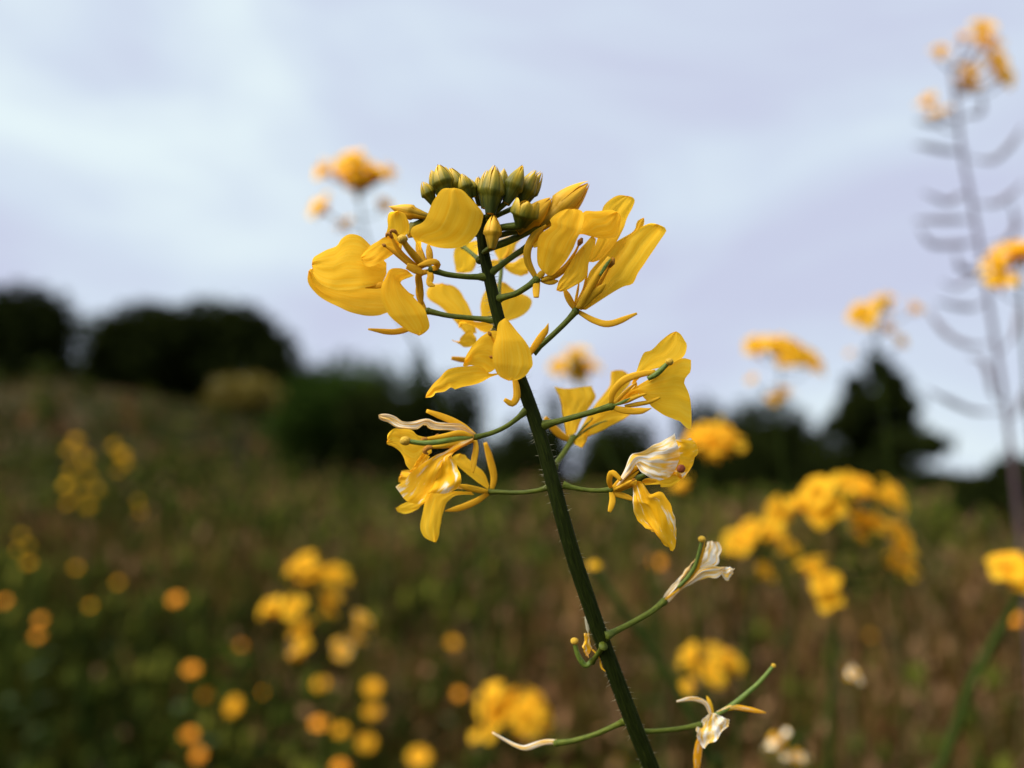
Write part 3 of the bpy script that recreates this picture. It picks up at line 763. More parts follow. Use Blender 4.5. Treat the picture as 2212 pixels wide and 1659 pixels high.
f = flower(c0, [(1075, 700), (1060, 722), (1040, 742)], 13, (-1, -10))
petal(f, c0, [(1005, 720), (960, 670), (928, 648), (921, 632), (932, 616), (955, 611)], [(1030, 720), (1020, 680), (1004, 645), (984, 620), (955, 611)], z=(-10, -12.5), cup=.9)
petal(f, c0, [(1045, 720), (1038, 670), (1042, 640), (1060, 616), (1088, 609)], [(1080, 700), (1130, 681), (1149, 656), (1140, 640), (1115, 628), (1088, 609)], z=(-10, -13), cup=.9)
petal(f, cC, [(850, 90), (700, 130), (560, 110), (440, 110), (460, 200)], [(800, 260), (700, 230), (620, 180), (540, 150), (460, 200)], z=(-9, -8), cup=.6)
petal(f, cC, [(660, 380), (540, 410), (460, 370), (380, 325)], [(650, 300), (580, 220), (480, 300), (470, 340), (380, 325)], z=(-9, -8), cup=.6)
strip(f, cC, [(700, 550), (520, 545), (380, 525)], 75, (-8, -7), tip=.6)

# ---- flower 6: front and centre, drop shaped petal hanging over the stem
f = flower(cC, [(1060, 700), (1050, 640), (1000, 600)], 70, (-.5, 1.5))
petal(f, cC, [(955, 93), (890, 150), (868, 280), (835, 400), (828, 560), (850, 640), (890, 710), (1000, 772)],
      [(975, 93), (1012, 130), (1100, 240), (1190, 350), (1242, 450), (1268, 590), (1232, 650), (1180, 722), (1100, 766), (1000, 772)], z=(2.4, 3.6, 4, 3.4), cup=1.0, ruff=.1, tilt=.3)
petal(f, cC, [(850, 650), (780, 684), (700, 630), (600, 605), (508, 612), (520, 560)],
      [(900, 420), (900, 320), (880, 235), (790, 238), (680, 310), (590, 420), (540, 500), (520, 560)], z=(1.4, 1.2, .6), cup=.9)
petal(f, cC, [(880, 690), (790, 692), (740, 640), (640, 608), (480, 620), (340, 650), (240, 750), (150, 850), (110, 900), (98, 957)],
      [(890, 705), (800, 735), (700, 790), (600, 822), (480, 842), (412, 867), (380, 845), (300, 890), (200, 905), (190, 930), (150, 955), (98, 957)], z=(1.6, 3, 3.2, 2.4), cup=.8, tilt=-.7)
strip(f, cC, [(1060, 730), (1085, 830), (1090, 950), (1040, 1020), (955, 975)], 88, (1, 1.6, 2), tip=.5)
strip(f, cC, [(1235, 480), (1290, 390), (1360, 290), (1410, 220), (1435, 145)], 88, (1, 1.5, 2), tip=.06)
stamen(f, cC, [(900, 420), (840, 330), (800, 265)], 40, (1.8, 2.4), ar=36, mkey='sepal', curl=False)
stamen(f, cC, [(950, 560), (880, 530), (820, 515)], 40, (1.8, 2.6), ar=32, mkey='sepal', curl=False)

# ---- flower 7: right, wide fan petals
f = flower(cD, [(150, 1150), (280, 1115), (420, 1078), (640, 1018), (905, 938)], 80, (0, 1, 1.6))
petal(f, cD, [(1120, 700), (1165, 590), (1250, 370), (1340, 328), (1470, 200), (1560, 145), (1610, 123)],
      [(1150, 690), (1300, 560), (1440, 515), (1560, 470), (1690, 405), (1727, 280), (1700, 220), (1650, 150), (1610, 123)], z=(1.4, .8, .4), cup=.9, ruff=.2, tilt=.5)
petal(f, cD, [(960, 880), (1160, 735), (1300, 650), (1420, 560), (1560, 475), (1680, 415), (1772, 435)],
      [(1000, 900), (1180, 800), (1290, 880), (1350, 950), (1450, 1020), (1600, 1085), (1650, 1100), (1690, 1150), (1740, 1187), (1772, 1182)],
      T=[(1772, 435), (1768, 560), (1715, 625), (1698, 690), (1735, 765), (1765, 870), (1778, 1050), (1772, 1182)], z=(1.6, 2, 1.8, 1.2), cup=.8, ruff=.26)
petal(f, cD, [(960, 900), (1060, 800), (1150, 720), (1170, 640)], [(1000, 930), (1140, 850), (1200, 800), (1170, 640)], z=(1.6, 1.2), cup=.3)
strip(f, cD, [(908, 920), (905, 840), (950, 745), (1050, 650), (1200, 595), (1385, 563)], 88, (1.8, 2.6, 2.8), tip=.6)
strip(f, cD, [(908, 950), (1060, 985), (1220, 990), (1342, 962)], 84, (1.8, 2.4), tip=.1)
stamen(f, cD, [(950, 920), (1080, 880), (1170, 840), (1285, 803)], 60, (1.8, 2.6), ar=0, mkey='olive')
stamen(f, cD, [(1050, 940), (1200, 915), (1330, 890), (1435, 845)], 62, (1.8, 2.4), ar=0, mkey='olive')
stamen(f, cD, [(930, 910), (1040, 800), (1130, 720), (1180, 680)], 50, (1.8, 2), ar=0)
strip(f, cD, [(930, 930), (1010, 900), (1110, 850)], 34, (2.2, 2.8), name='pistil', mkey='pistil')
pistil(f, cD, [(1300, 640), (1395, 588), (1460, 530), (1535, 455)], 62, (2.6, 3.2), sr=46)

# ---- flower 8: right of the stem, behind, out of focus
f = flower(cD, [(270, 1600), (320, 1540), (400, 1430), (490, 1285)], 84, (-4, -11))
petal(f, cD, [(420, 1270), (380, 1050), (345, 850), (278, 722)], [(520, 1230), (600, 1050), (730, 850), (690, 718)],
      T=[(278, 722), (400, 745), (540, 735), (690, 718)], z=(-11, -14), cup=1.2, ruff=.3)
petal(f, cD, [(540, 1230), (700, 960), (880, 720), (900, 560)], [(600, 1240), (850, 1000), (1060, 760), (1120, 640), (1075, 575)],
      T=[(900, 560), (960, 545), (1030, 548), (1075, 575)], z=(-11, -14), cup=1.0, ruff=.3)
petal(f, cD, [(500, 1270), (700, 1090), (900, 970), (1110, 1020)], [(520, 1310), (700, 1245), (900, 1150), (1110, 1035)], z=(-11, -10), cup=.7)
petal(f, cD, [(490, 1300), (500, 1350), (590, 1395)], [(560, 1230), (645, 1260), (590, 1395)], z=(-11, -9), cup=.5)
strip(f, cD, [(470, 1305), (370, 1260), (270, 1170), (180, 1060)], 105, (-11, -10), tip=.5)
stamen(f, cD, [(520, 1290), (640, 1190), (760, 1130), (860, 1095)], 34, (-10, -9), ar=0, mkey='pistil')
stamen(f, cD, [(510, 1280), (600, 1170), (690, 1090)], 34, (-10, -9), ar=20, mkey='pistil')

# ---- flower 9: lower left, withering edges
f = flower(cE, [(1750, 100), (1620, 210), (1500, 290), (1350, 352), (1195, 392)], 64, (0, 1, 1.6))
petal(f, cE, [(1190, 352), (1050, 248), (900, 236), (780, 225), (680, 193), (540, 212), (400, 215), (320, 165), (240, 140), (138, 150)],
      [(1180, 392), (960, 322), (800, 312), (690, 300), (640, 258), (560, 300), (450, 302), (320, 282), (230, 232), (160, 190), (138, 150)], z=(1.6, 2.4, 2.8, 2.4), cup=.5, ruff=.3, mkey='pale')
petal(f, cE, [(700, 400), (570, 370), (500, 312), (400, 300), (300, 300), (240, 370), (228, 440)],
      [(720, 560), (612, 640), (582, 720), (530, 782), (440, 700), (420, 620), (360, 540), (300, 497), (240, 470), (228, 440)], z=(1.2, 1, .6), cup=.8, ruff=.35, mkey='petal')
petal(f, cE, [(1165, 400), (1000, 462), (850, 552), (700, 620), (600, 690), (480, 800), (325, 932)],
      [(1182, 430), (1000, 530), (935, 590), (980, 650), (1005, 750), (1048, 840), (1030, 900), (1000, 952)],
      T=[(325, 932), (380, 1010), (450, 1090), (600, 1117), (655, 1040), (690, 998), (860, 1005), (1000, 952)], z=(1.8, 3, 3.6, 3.4), cup=.9, ruff=.4, mkey='withered')
petal(f, cE, [(620, 560), (560, 640), (500, 740), (460, 760)], [(700, 600), (640, 700), (560, 780), (460, 760)], z=(1.6, 2.0), cup=.4, ruff=.3)
strip(f, cE, [(1190, 370), (1060, 275), (900, 195), (660, 103)], 84, (1.6, 1.4), tip=.5)
strip(f, cE, [(1192, 420), (1200, 520), (1178, 650), (1170, 782)], 76, (1.8, 2.6), tip=.2)
stamen(f, cE, [(1180, 390), (1030, 345), (850, 380), (660, 408)], 78, (1.8, 2.6, 2.8), ar=48, mkey='sepal')
stamen(f, cE, [(1165, 410), (950, 465), (830, 490), (710, 500)], 78, (1.8, 3, 3.4), ar=58, mkey='olive')
stamen(f, cE, [(1165, 400), (980, 410), (860, 390), (800, 370)], 40, (1.6, 1.4), ar=28, mkey='sepal')
stamen(f, cE, [(1165, 430), (1050, 470), (900, 500)], 70, (1.6, 1.6), ar=0, mkey='olive')
pistil(f, cE, [(1160, 392), (980, 410), (800, 445), (620, 455), (430, 430)], 66, (1.8, 3, 3.2), sr=58)

# ---- flower 10: behind the lower left flower
f = flower(cE, [(2010, 925), (1950, 950), (1850, 975), (1650, 995), (1360, 985)], 62, (0, -2, -5))
petal(f, cE, [(1150, 985), (900, 980), (700, 985), (650, 1080), (630, 1180), (600, 1300), (593, 1400), (640, 1480), (740, 1532)],
      [(1180, 1020), (1000, 1020), (905, 1080), (870, 1135), (830, 1250), (805, 1420), (772, 1525), (740, 1532)], z=(-5, -4.5, -4), cup=.9)
petal(f, cE, [(720, 1000), (620, 1080), (480, 1090), (400, 1120), (326, 1160)], [(720, 1060), (610, 1130), (560, 1180), (450, 1222), (360, 1212), (326, 1160)], z=(-5, -6), cup=.6)
petal(f, cE, [(1330, 960), (1150, 830), (1000, 700), (940, 640), (975, 585), (1030, 568)], [(1345, 920), (1290, 780), (1170, 670), (1110, 625), (1090, 590), (1030, 568)], z=(-5, -5.5), cup=.7, mkey='petal')
petal(f, cE, [(1300, 960), (1000, 900), (700, 800), (400, 750), (400, 800)], [(1300, 980), (1000, 950), (700, 930), (370, 880), (400, 800)], z=(-5, -7), cup=.6, mkey='withered')
strip(f, cE, [(1370, 970), (1395, 820), (1350, 620), (1300, 448)], 92, (-5, -5), tip=.5)
strip(f, cE, [(1340, 1000), (1200, 1090), (1030, 1160), (865, 1195)], 84, (-5, -4.5), tip=.2)
strip(f, cE, [(1330, 985), (1150, 950), (1000, 910)], 80, (-4.6, -4.5), mkey='olive')

# ---- flower 11: lower right, mostly white upper petal
f = flower(cF, [(-60, 690), (50, 720), (200, 745), (320, 750), (455, 742)], 62, (0, .6, 1))
petal(f, cF, [(480, 720), (570, 590), (640, 440), (685, 352), (780, 330), (940, 250), (1050, 190), (1152, 128)],
      [(500, 735), (620, 600), (690, 470), (710, 440), (740, 490), (800, 552), (900, 622), (990, 642)],
      T=[(1152, 128), (1165, 200), (1205, 330), (1195, 430), (1110, 590), (990, 642)], z=(1, 2, 3, 2.6), cup=.8, ruff=.35, mkey='pale', tilt=.4)
petal(f, cF, [(1000, 420), (1100, 280), (1160, 200), (1250, 190), (1335, 188)], [(1050, 560), (1150, 570), (1190, 605), (1250, 622)],
      T=[(1335, 188), (1392, 250), (1408, 350), (1372, 385), (1345, 480), (1250, 622)], z=(1.4, 1.2, 1), cup=.6, ruff=.35, mkey='withered')
petal(f, cF, [(800, 650), (1000, 600), (1100, 560), (1200, 550), (1242, 620)], [(830, 692), (990, 682), (1000, 712), (1090, 712), (1150, 685), (1242, 620)], z=(1, .6), cup=.4, ruff=.2)
petal(f, cF, [(690, 655), (697, 750), (697, 850), (705, 980), (740, 1060), (850, 1170), (900, 1200)],
      [(740, 645), (800, 660), (850, 740), (890, 792), (970, 763), (1032, 780), (1092, 880), (1130, 980), (1160, 1050), (1172, 1170)],
      T=[(900, 1200), (972, 1212), (1000, 1290), (1040, 1350), (1090, 1370), (1115, 1418), (1160, 1360), (1172, 1170)], z=(1.8, 2.8, 2.6, 2), cup=-.9, ruff=.4, mkey='withered', tilt=.3)
strip(f, cF, [(475, 745), (580, 700), (670, 668), (740, 665)], 80, (1.2, 2.4), tip=.8, start=.5)
strip(f, cF, [(490, 790), (600, 810), (695, 845)], 70, (1, 1.4), tip=.6, mkey='sepal')
strip(f, cF, [(480, 720), (640, 570), (770, 480)], 72, (1, 1.4), tip=.6)
strip(f, cF, [(490, 780), (600, 720), (700, 700)], 60, (.6, 1), mkey='olive')
strip(f, cF, [(458, 725), (440, 640), (470, 555), (575, 640)], 70, (1.2, 2.4, 2.6), tip=.5)
strip(f, cF, [(458, 760), (475, 860), (440, 985)], 76, (1.2, 1.8), tip=.5)
strip(f, cF, [(800, 660), (850, 640), (950, 650)], 50, (1, 1.2), tip=.5)
strip(f, cF, [(500, 730), (640, 640), (760, 540)], 46, (1.6, 2.0), mkey='olive', tip=.4)
pistil(f, cF, [(500, 735), (620, 670), (740, 615), (850, 565)], 60, (1.2, 1.6), sr=0)
strip(f, cF, [(590, 620), (650, 530), (705, 440)], 34, (1.2, 1.6), mkey='pistil', name='pistil')
stamen(f, cF, [(500, 740), (600, 690), (700, 635)], 40, (1.6, 2.6), ar=26, curl=False)
sm = MB(); ball(sm, P(*cF(1222, 513), dz(4.2)), 48 * CS * MPP, squash=(1, .3, .9), rough=.06)
sm.build('spot', M['brown'], f, P(*cF(1222, 513), dz(4.2)))

# ---- flower 12: pale, nearly over, lower right
f = flower(cG, [(500, 1235), (620, 1175), (800, 1082), (1000, 968), (1145, 855)], 78, (-1.6, -4, -6))
petal(f, cG, [(1135, 810), (1180, 735), (1330, 568), (1482, 385)], [(1190, 800), (1290, 690), (1425, 500), (1490, 395)], z=(-6, -6), cup=.5, mkey='pale')
petal(f, cG, [(1500, 470), (1570, 360), (1612, 225), (1670, 188)], [(1560, 500), (1722, 455), (1752, 360), (1772, 280), (1742, 220), (1670, 188)], z=(-6, -7), cup=.7, mkey='pale')
petal(f, cG, [(1170, 830), (1400, 650), (1530, 500), (1620, 468), (1720, 463), (1810, 475)], [(1200, 862), (1330, 732), (1480, 642), (1600, 602), (1720, 592), (1785, 545), (1810, 475)], z=(-6, -5), cup=.7, mkey='pale')
petal(f, cG, [(1770, 480), (1850, 478), (1915, 500)], [(1770, 560), (1800, 605), (1850, 622), (1915, 500)], z=(-5, -5), cup=.5, mkey='pale')
strip(f, cG, [(1160, 830), (1350, 690), (1490, 540), (1560, 350), (1590, 200)], 44, (-5.6, -5.6), mkey='sepal')
pistil(f, cG, [(1300, 700), (1420, 570), (1500, 420), (1560, 175)], 48, (-5.4, -5.4), sr=46)

# ---- spent flower whose curved young pod shows left of the stem
f = flower(cH, [(1370, 330), (1310, 420), (1250, 500)], 70, (-1, -4), mkey='pedicel')
pistil(f, cH, [(1260, 480), (1180, 545), (1110, 460), (1075, 370), (1057, 278)], 64, (-4, -4), sr=48)
petal(f, cH, [(1160, 190), (1160, 300), (1140, 340), (1200, 460)], [(1215, 190), (1225, 280), (1240, 360), (1200, 460)], z=(-3.4, -3.2), cup=.3, mkey='withered')
strip(f, cH, [(1250, 370), (1330, 460), (1350, 560), (1395, 610)], 28, (-3.5, -3), name='stamen', tip=.6)
strip(f, cH, [(1178, 10), (1195, 100), (1205, 190)], 46, (-4, -3.6), mkey='hair', name='sepal')

# ---- spent flower with a trailing pale petal at the bottom left
f = flower(cH, [(1620, 1140), (1560, 1170), (1300, 1285), (1050, 1360), (860, 1388)], 72, (-5, -7, -8))
strip(f, cH, [(870, 1375), (720, 1380), (530, 1440), (430, 1420), (330, 1370), (160, 1270)], 72, (-8, -10), mkey='pale', name='petal', prof=[.9, 1, 1.1, .7, .5, .3])

# ---- last flower at the bottom right: withered, long green pistil
f = flower(cI, [(-290, 1240), (-180, 1260), (0, 1252), (200, 1232), (430, 1190)], 66, (-6, -7, -8))
petal(f, cI, [(540, 1060), (450, 1140), (388, 1230), (405, 1320)], [(600, 1060), (680, 1105), (742, 1130), (750, 1200)],
      T=[(405, 1320), (470, 1450), (520, 1395), (610, 1365), (665, 1270), (750, 1200)], z=(-8, -7), cup=.9, ruff=.35, mkey='pale')
strip(f, cI, [(550, 1080), (490, 955), (350, 905), (175, 935)], 62, (-8, -7), mkey='pale', tip=.4)
strip(f, cI, [(620, 1060), (780, 1000), (920, 1012), (1150, 1060)], 72, (-8, -8), mkey='withered', tip=.3, name='petal')
strip(f, cI, [(440, 1300), (410, 1480), (395, 1700)], 110, (-8, -9), mkey='withered', tip=.5, name='petal')
strip(f, cI, [(570, 1080), (540, 960), (505, 875)], 60, (-8, -9), mkey='olive')
pistil(f, cI, [(560, 1100), (760, 990), (1000, 800), (1130, 670), (1232, 545)], 62, (-8, -9), sr=32)

# ---------------------------------------------------------------- buds on top of the stem
def bud(cv, b, t, wd, z=(0, 0), ripe=False, ped=None, seed=0, roll=0.0, tipw=0.13):
    r = random.Random(seed)
    sc = CS if cv is not c0 else 1
    B = P(*cv(*b), dz(z[0])); T = P(*cv(*t), dz(z[1]))
    T = T + (T - B) * .05
    ax = (T - B); Ln = ax.length; ax.normalize()
    a = ax.cross(FWD)
    if a.length < .2: a = ax.cross(Vector((1, 0, 0)))
    a.normalize(); c = ax.cross(a).normalized()
    Rm = wd * sc * MPP / 2 * .92
    m = MB()
    if ped:
        pp = [P(*cv(*q), dz(interp(z_, 0))) for q, z_ in zip(ped, [(z[0] * i / max(1, len(ped)),) for i in range(len(ped))])] + [B + ax * Ln * .06]
        tube(m, pp, [Rm * .30, Rm * .27, Rm * .30], n=9, rows=12)
    # closed inner petals
    tube(m, [B, B + ax * Ln * .3, B + ax * Ln * .65, B + ax * Ln * .97], [Rm * .3, Rm * .62, Rm * .5, Rm * .08], n=12, rows=14, mi=1)
    o = m.build('flower_bud', [M['pedicel'], M['sepal']], plant, B)
    for k in range(4):
        ph0 = roll + math.pi / 2 * k + r.uniform(-.1, .1)
        ext_ = 1 + r.uniform(-.05, .03)
        inner = k % 2
        rows = []
        for i in range(17):
            v = i / 16
            pr = (0.40 + 0.60 * math.sin(math.pi * min(1, v * 1.25) * .5) ** 1.2) if v < .4 else 1 - (1 - tipw) * ((v - .4) / .6) ** 1.9
            hw = math.radians(56 if not inner else 48) * max(.16, math.sqrt(max(0, 1 - max(0, (v - .35) / .66) ** 3)))
            row = []
            for j in range(9):
                s = j / 4 - 1
                ph = ph0 + hw * s
                rad = Rm * pr * (1.0 if not inner else .93) * (1 + .10 * (1 - abs(s) ** 1.5) - .04 * s * s)
                row.append(B + ax * Ln * ext_ * v + (a * math.cos(ph) + c * math.sin(ph)) * rad)
            rows.append(row)
        sm_ = MB(); sm_.grid(rows)
        sm_.build('sepal', M['budy' if ripe else 'bud'], o, B)
    return o

bud(cA, (1460, 510), (1345, 275), 170, (0, 0), seed=1, ped=[(1900, 640), (1650, 600)])
bud(cA, (1540, 430), (1440, 150), 170, (-1.5, -1.5), seed=3)
bud(cA, (1620, 450), (1515, 90), 270, (1, .6), seed=4, ped=[(1980, 640), (1850, 560)], roll=.4)
bud(cA, (1790, 450), (1650, 130), 200, (.6, .3), seed=6, roll=.5)
bud(cA, (1850, 450), (1765, 185), 180, (1.4, 1.2), seed=7, ped=[(1990, 640), (1930, 560)])
bud(cA, (1905, 430), (1850, 235), 120, (1.2, 1.2), seed=8)
bud(cA, (1690, 450), (1590, 120), 190, (-1.2, -1.2), seed=31, roll=.3)
bud(cB, (250, 400), (285, 85), 170, (-1.5, -1.5), seed=32, roll=.2)
bud(cB, (20, 470), (5, 170), 150, (-.6, -.6), seed=33, roll=.6)
bud(cB, (80, 500), (105, 100), 200, (1.2, 1), seed=11)
bud(cB, (140, 560), (190, 55), 270, (2.4, 2.2), seed=12, roll=.3)
bud(cB, (200, 480), (240, 160), 190, (1.2, 1), seed=13)
bud(cB, (310, 450), (488, 45), 230, (1.8, 1.2), seed=15, ped=[(80, 600), (200, 530)], roll=.7)
bud(cB, (430, 500), (625, 100), 220, (0, -.4), seed=16, ped=[(90, 640), (250, 560)], roll=.2)
bud(cB, (480, 490), (690, 120), 180, (-1.2, -1.4), seed=17)
bud(cB, (690, 690), (1190, 240), 320, (-.5, -1), ripe=True, seed=18, ped=[(60, 950), (350, 850)], roll=.4)
bud(cB, (470, 700), (545, 430), 310, (2.4, 3.4), seed=19, ped=[(60, 780), (250, 712)], roll=.2, tipw=.8)
bud(cB, (430, 760), (780, 410), 250, (.8, 0), ripe=True, seed=20, ped=[(80, 840), (270, 785)], roll=.6)
bud(cB, (155, 940), (175, 590), 205, (3, 2.6), seed=21, ripe=True, ped=[(60, 990), (90, 960)], roll=.3)
bud(cA, (1400, 645), (1000, 545), 175, (-.8, -1.2), seed=22, ripe=True, ped=[(1960, 800), (1700, 700)], roll=.2)
bud(cA, (1340, 690), (1180, 860), 190, (-1.4, -1), seed=23, ped=[(1960, 860), (1650, 700)], roll=.5)

# ---------------------------------------------------------------- background flowers
def template_petal():
    """one rounded petal on a narrow claw, 8 mm long, opening outwards"""
    rows = []
    for i in range(9):
        v = i / 8; row = []
        wv = 0.0006 + 0.0034 * (math.sin(math.pi * min(1, max(0, (v - .18) / .86)) ** 1.0) ** .65 if v > .18 else 0)
        if i == 8: wv = .0012
        for j in range(7):
            s = j / 3 - 1
            x = 0.008 * (v ** 1.1) * (1 - .04 * s * s)
            z = 0.0055 * math.sin(v * 1.7) - .0028 * v ** 3 + .0006 * s * s * v
            row.append(Vector((x, wv * s, z)))
        rows.append(row)
    m = MB(); m.grid(rows)
    o = m.build('petal', M['petal']); me = o.data
    bpy.data.objects.remove(o); return me

def template_centre():
    m = MB()
    tube(m, [Vector((0, 0, -.003)), Vector((0, 0, 0)), Vector((0, 0, .004)), Vector((0, 0, .0065))], [.0007, .0011, .0006, .0005], n=8, rows=10, mi=0)
    for k in range(6):
        a = k * math.pi / 3
        d = Vector((math.cos(a), math.sin(a), 0))
        tube(m, [d * .0006, d * .0012 + Vector((0, 0, .004)), d * .0018 + Vector((0, 0, .0062))], [.00025, .0002, .0005], n=5, rows=6, mi=1)
    for k in range(4):
        a = k * math.pi / 2 + .78
        d = Vector((math.cos(a), math.sin(a), 0))
        tube(m, [Vector((0, 0, 0)), d * .003 + Vector((0, 0, .0015)), d * .0055 + Vector((0, 0, .001))], [.0006, .0009, .0002], n=6, rows=7, mi=1)
    o = m.build('flower', [M['olive'], M['sepal']]); me = o.data
    bpy.data.objects.remove(o); return me

def template_bud():
    m = MB()
    tube(m, [Vector((0, 0, -.002)), Vector((0, 0, .0004)), Vector((0, 0, .003)), Vector((0, 0, .0065))], [.0005, .0010, .0016, .0005], n=9, rows=12)
    o = m.build('flower_bud', M['bud']); me = o.data
    bpy.data.objects.remove(o); return me

ME_P, ME_C, ME_B = template_petal(), template_centre(), template_bud()
for o_ in [k for k in org if False]: pass

def bg_flower(root, pos, direction, scale, rnd, petals=True, pale=False):
    o = bpy.data.objects.new('flower', ME_C)
    COL.objects.link(o); o.parent = root
    q = direction.to_track_quat('Z', 'Y') @ Quaternion((0, 0, 1), rnd.uniform(0, 6.28))
    o.location = pos - org[root]; o.rotation_mode = 'QUATERNION'; o.rotation_quaternion = q; o.scale = (scale,) * 3
    for k in range(4):
        c = bpy.data.objects.new('petal', ME_WHITE if pale == 2 else ME_PALE if pale else ME_P)
        COL.objects.link(c); c.parent = o
        c.rotation_euler = (rnd.uniform(-.25, .25), rnd.uniform(-.35, .25), k * math.pi / 2 + rnd.uniform(-.2, .2))
    return o

ME_PALE = ME_P.copy(); ME_PALE.materials.clear(); ME_PALE.materials.append(M['withered'])
ME_WHITE = ME_P.copy(); ME_WHITE.materials.clear(); ME_WHITE.materials.append(M['pale'])

def weed(label, d, stem, blobs, group, sw=1.1, buds=0, pods=(), seed=0, scale=1.0, root_off=(0, 0), skey='wstem', leaves=0, name='mustard_plant', pale=(), white=False):
    """a mustard plant of the meadow: stem pixels and flower pixels at depth d"""
    r = random.Random(seed)
    pts = [P(x, y, d) for x, y in stem]
    foot = Vector((pts[-1].x + root_off[0], pts[-1].y + root_off[1], 0)); foot.z = gh(foot.x, foot.y)
    root = empty(name, foot, label, 'flower', group)
    m = MB()
    lw = pts[-1]
    allp = pts + ([lw.lerp(foot, .5), foot] if lw.z > foot.z + .02 else [])
    R0 = sw * .001
    tube(m, allp, [R0 * .6, R0 * .9, R0, R0 * 1.2, R0 * 1.5], n=8, rows=10 + 4 * len(allp))
    fine_ = smooth_path(pts, 60)
    for i, (bx, by, *rest) in enumerate(blobs):
        sc = scale * (rest[0] if rest else 1)
        f_ = P(bx, by, d + r.uniform(-.008, .008) * scale)
        # joins the stem a little lower than the flower
        cand = [q for q in fine_ if q.z < f_.z - .004]
        j = min(cand, key=lambda q: (q - f_).length) if cand else fine_[0]
        dirv = (f_ - j); dirv.z += .3 * dirv.length
        dirv = dirv.normalized() if dirv.length > 1e-6 else Vector((0, 0, 1))
        dirv = (dirv + Vector((r.uniform(-.4, .4), r.uniform(-.9, .1), r.uniform(-.1, .5)))).normalized()
        tube(m, [j, j.lerp(f_, .55) - Vector((0, 0, .15 * (f_ - j).length)), f_ - dirv * .003 * sc], [R0 * .45, R0 * .35, R0 * .4], n=6, rows=10)
        bg_flower(root, f_, dirv, sc, r, pale=(2 if white else 1) if i in pale else 0)
    for k in range(buds):
        a = r.uniform(0, 6.28); rr = r.uniform(.001, .006)
        top = pts[0]
        q = top + Vector((rr * math.cos(a), rr * math.sin(a), r.uniform(0, .006)))
        o = bpy.data.objects.new('flower_bud', ME_B); COL.objects.link(o); o.parent = root
        dv = (q - top + Vector((0, 0, .006))).normalized()
        o.location = q - foot; o.rotation_mode = 'QUATERNION'; o.rotation_quaternion = dv.to_track_quat('Z', 'Y')
        tube(m, [top - Vector((0, 0, .004)), q], [R0 * .35, R0 * .3], n=5, rows=4)
    m.build('stem', M[skey], root, foot)
    for pod in pods:
        *pp, wd = pod
        pm = MB(); dd = r.uniform(-.02, .02); P3 = [P(x + r.uniform(-5, 5) * i, y + r.uniform(-6, 6) * i, d + dd * i / 3) for i, (x, y) in enumerate(pp)]
        tube(pm, P3, [wd * .0005 * r.uniform(.75, 1.15) * q for q in (.35, .4, .9, 1, .95, .6, .25)], n=8, rows=20)
        pm.build('seed_pod', M['pod'], root, P3[0])
    for k in range(leaves):
        t = r.uniform(.1, .6); b = foot.lerp(lw, t)
        a = r.uniform(0, 6.28); dr = Vector((math.cos(a), math.sin(a), .3))
        sd_ = dr.cross(Vector((0, 0, 1))).normalized(); ln = r.uniform(.03, .06)
        rows = []
        for i in range(8):
            v = i / 7
            wv = ln * .22 * math.sin(math.pi * (.06 + .94 * v)) ** .8 * (1 + .25 * math.sin(v * 22))
            rows.append([b + dr * ln * v + Vector((0, 0, -.4 * ln * v * v)) + sd_ * wv * s + Vector((0, 0, .15 * wv * s * s)) for s in (-1, -.5, 0, .5, 1)])
        lm = MB(); lm.grid(rows); lm.build('leaf', M['leaf'], root, b)
    return root

GM = 'yellow mustard plants of the meadow'
weed('blurred yellow flower head against the sky, just left of the sharp buds', .33,
     [(775, 400), (778, 440), (786, 500), (815, 580), (860, 680), (925, 800), (985, 960), (1040, 1160)],
     [(768, 372, 1.1), (742, 386), (800, 388), (772, 412, 1.1), (706, 374, .75), (832, 382, .75), (702, 456, .95), (824, 452, .6), (748, 492, .6), (768, 350, .7)], GM, seed=1, sw=.7, buds=4)
weed('single blurred yellow head just above the right wide petalled flower', .36,
     [(1243, 805), (1250, 840), (1275, 900), (1310, 970), (1350, 1060), (1390, 1180), (1420, 1300)],
     [(1240, 786, 1), (1215, 800, .8), (1272, 800, .8), (1246, 815, .8), (1250, 770, .7)], GM, seed=2, buds=3)
weed('flat umbrella shaped yellow head against the sky between stem and conifer', .36,
     [(1688, 775), (1684, 820), (1680, 880), (1686, 960), (1696, 1080), (1705, 1260)],
     [(1640, 762), (1672, 756), (1706, 764), (1738, 782, .9), (1755, 795, .8), (1690, 780, .8), (1690, 858, .75), (1625, 822, .35), (1668, 870, .5)], GM, seed=3, sw=.6, buds=2)
weed('loose yellow flowers in front of the tip of the conifer', .38,
     [(1890, 690), (1895, 740), (1903, 820), (1912, 920), (1925, 1060), (1935, 1200)],
     [(1868, 690), (1898, 668, .9), (1880, 706, .8), (1970, 672, .7), (1912, 716, .75), (1942, 742, .5), (1838, 766, .35), (1912, 655, .7)], GM, seed=4, sw=.7, buds=3)
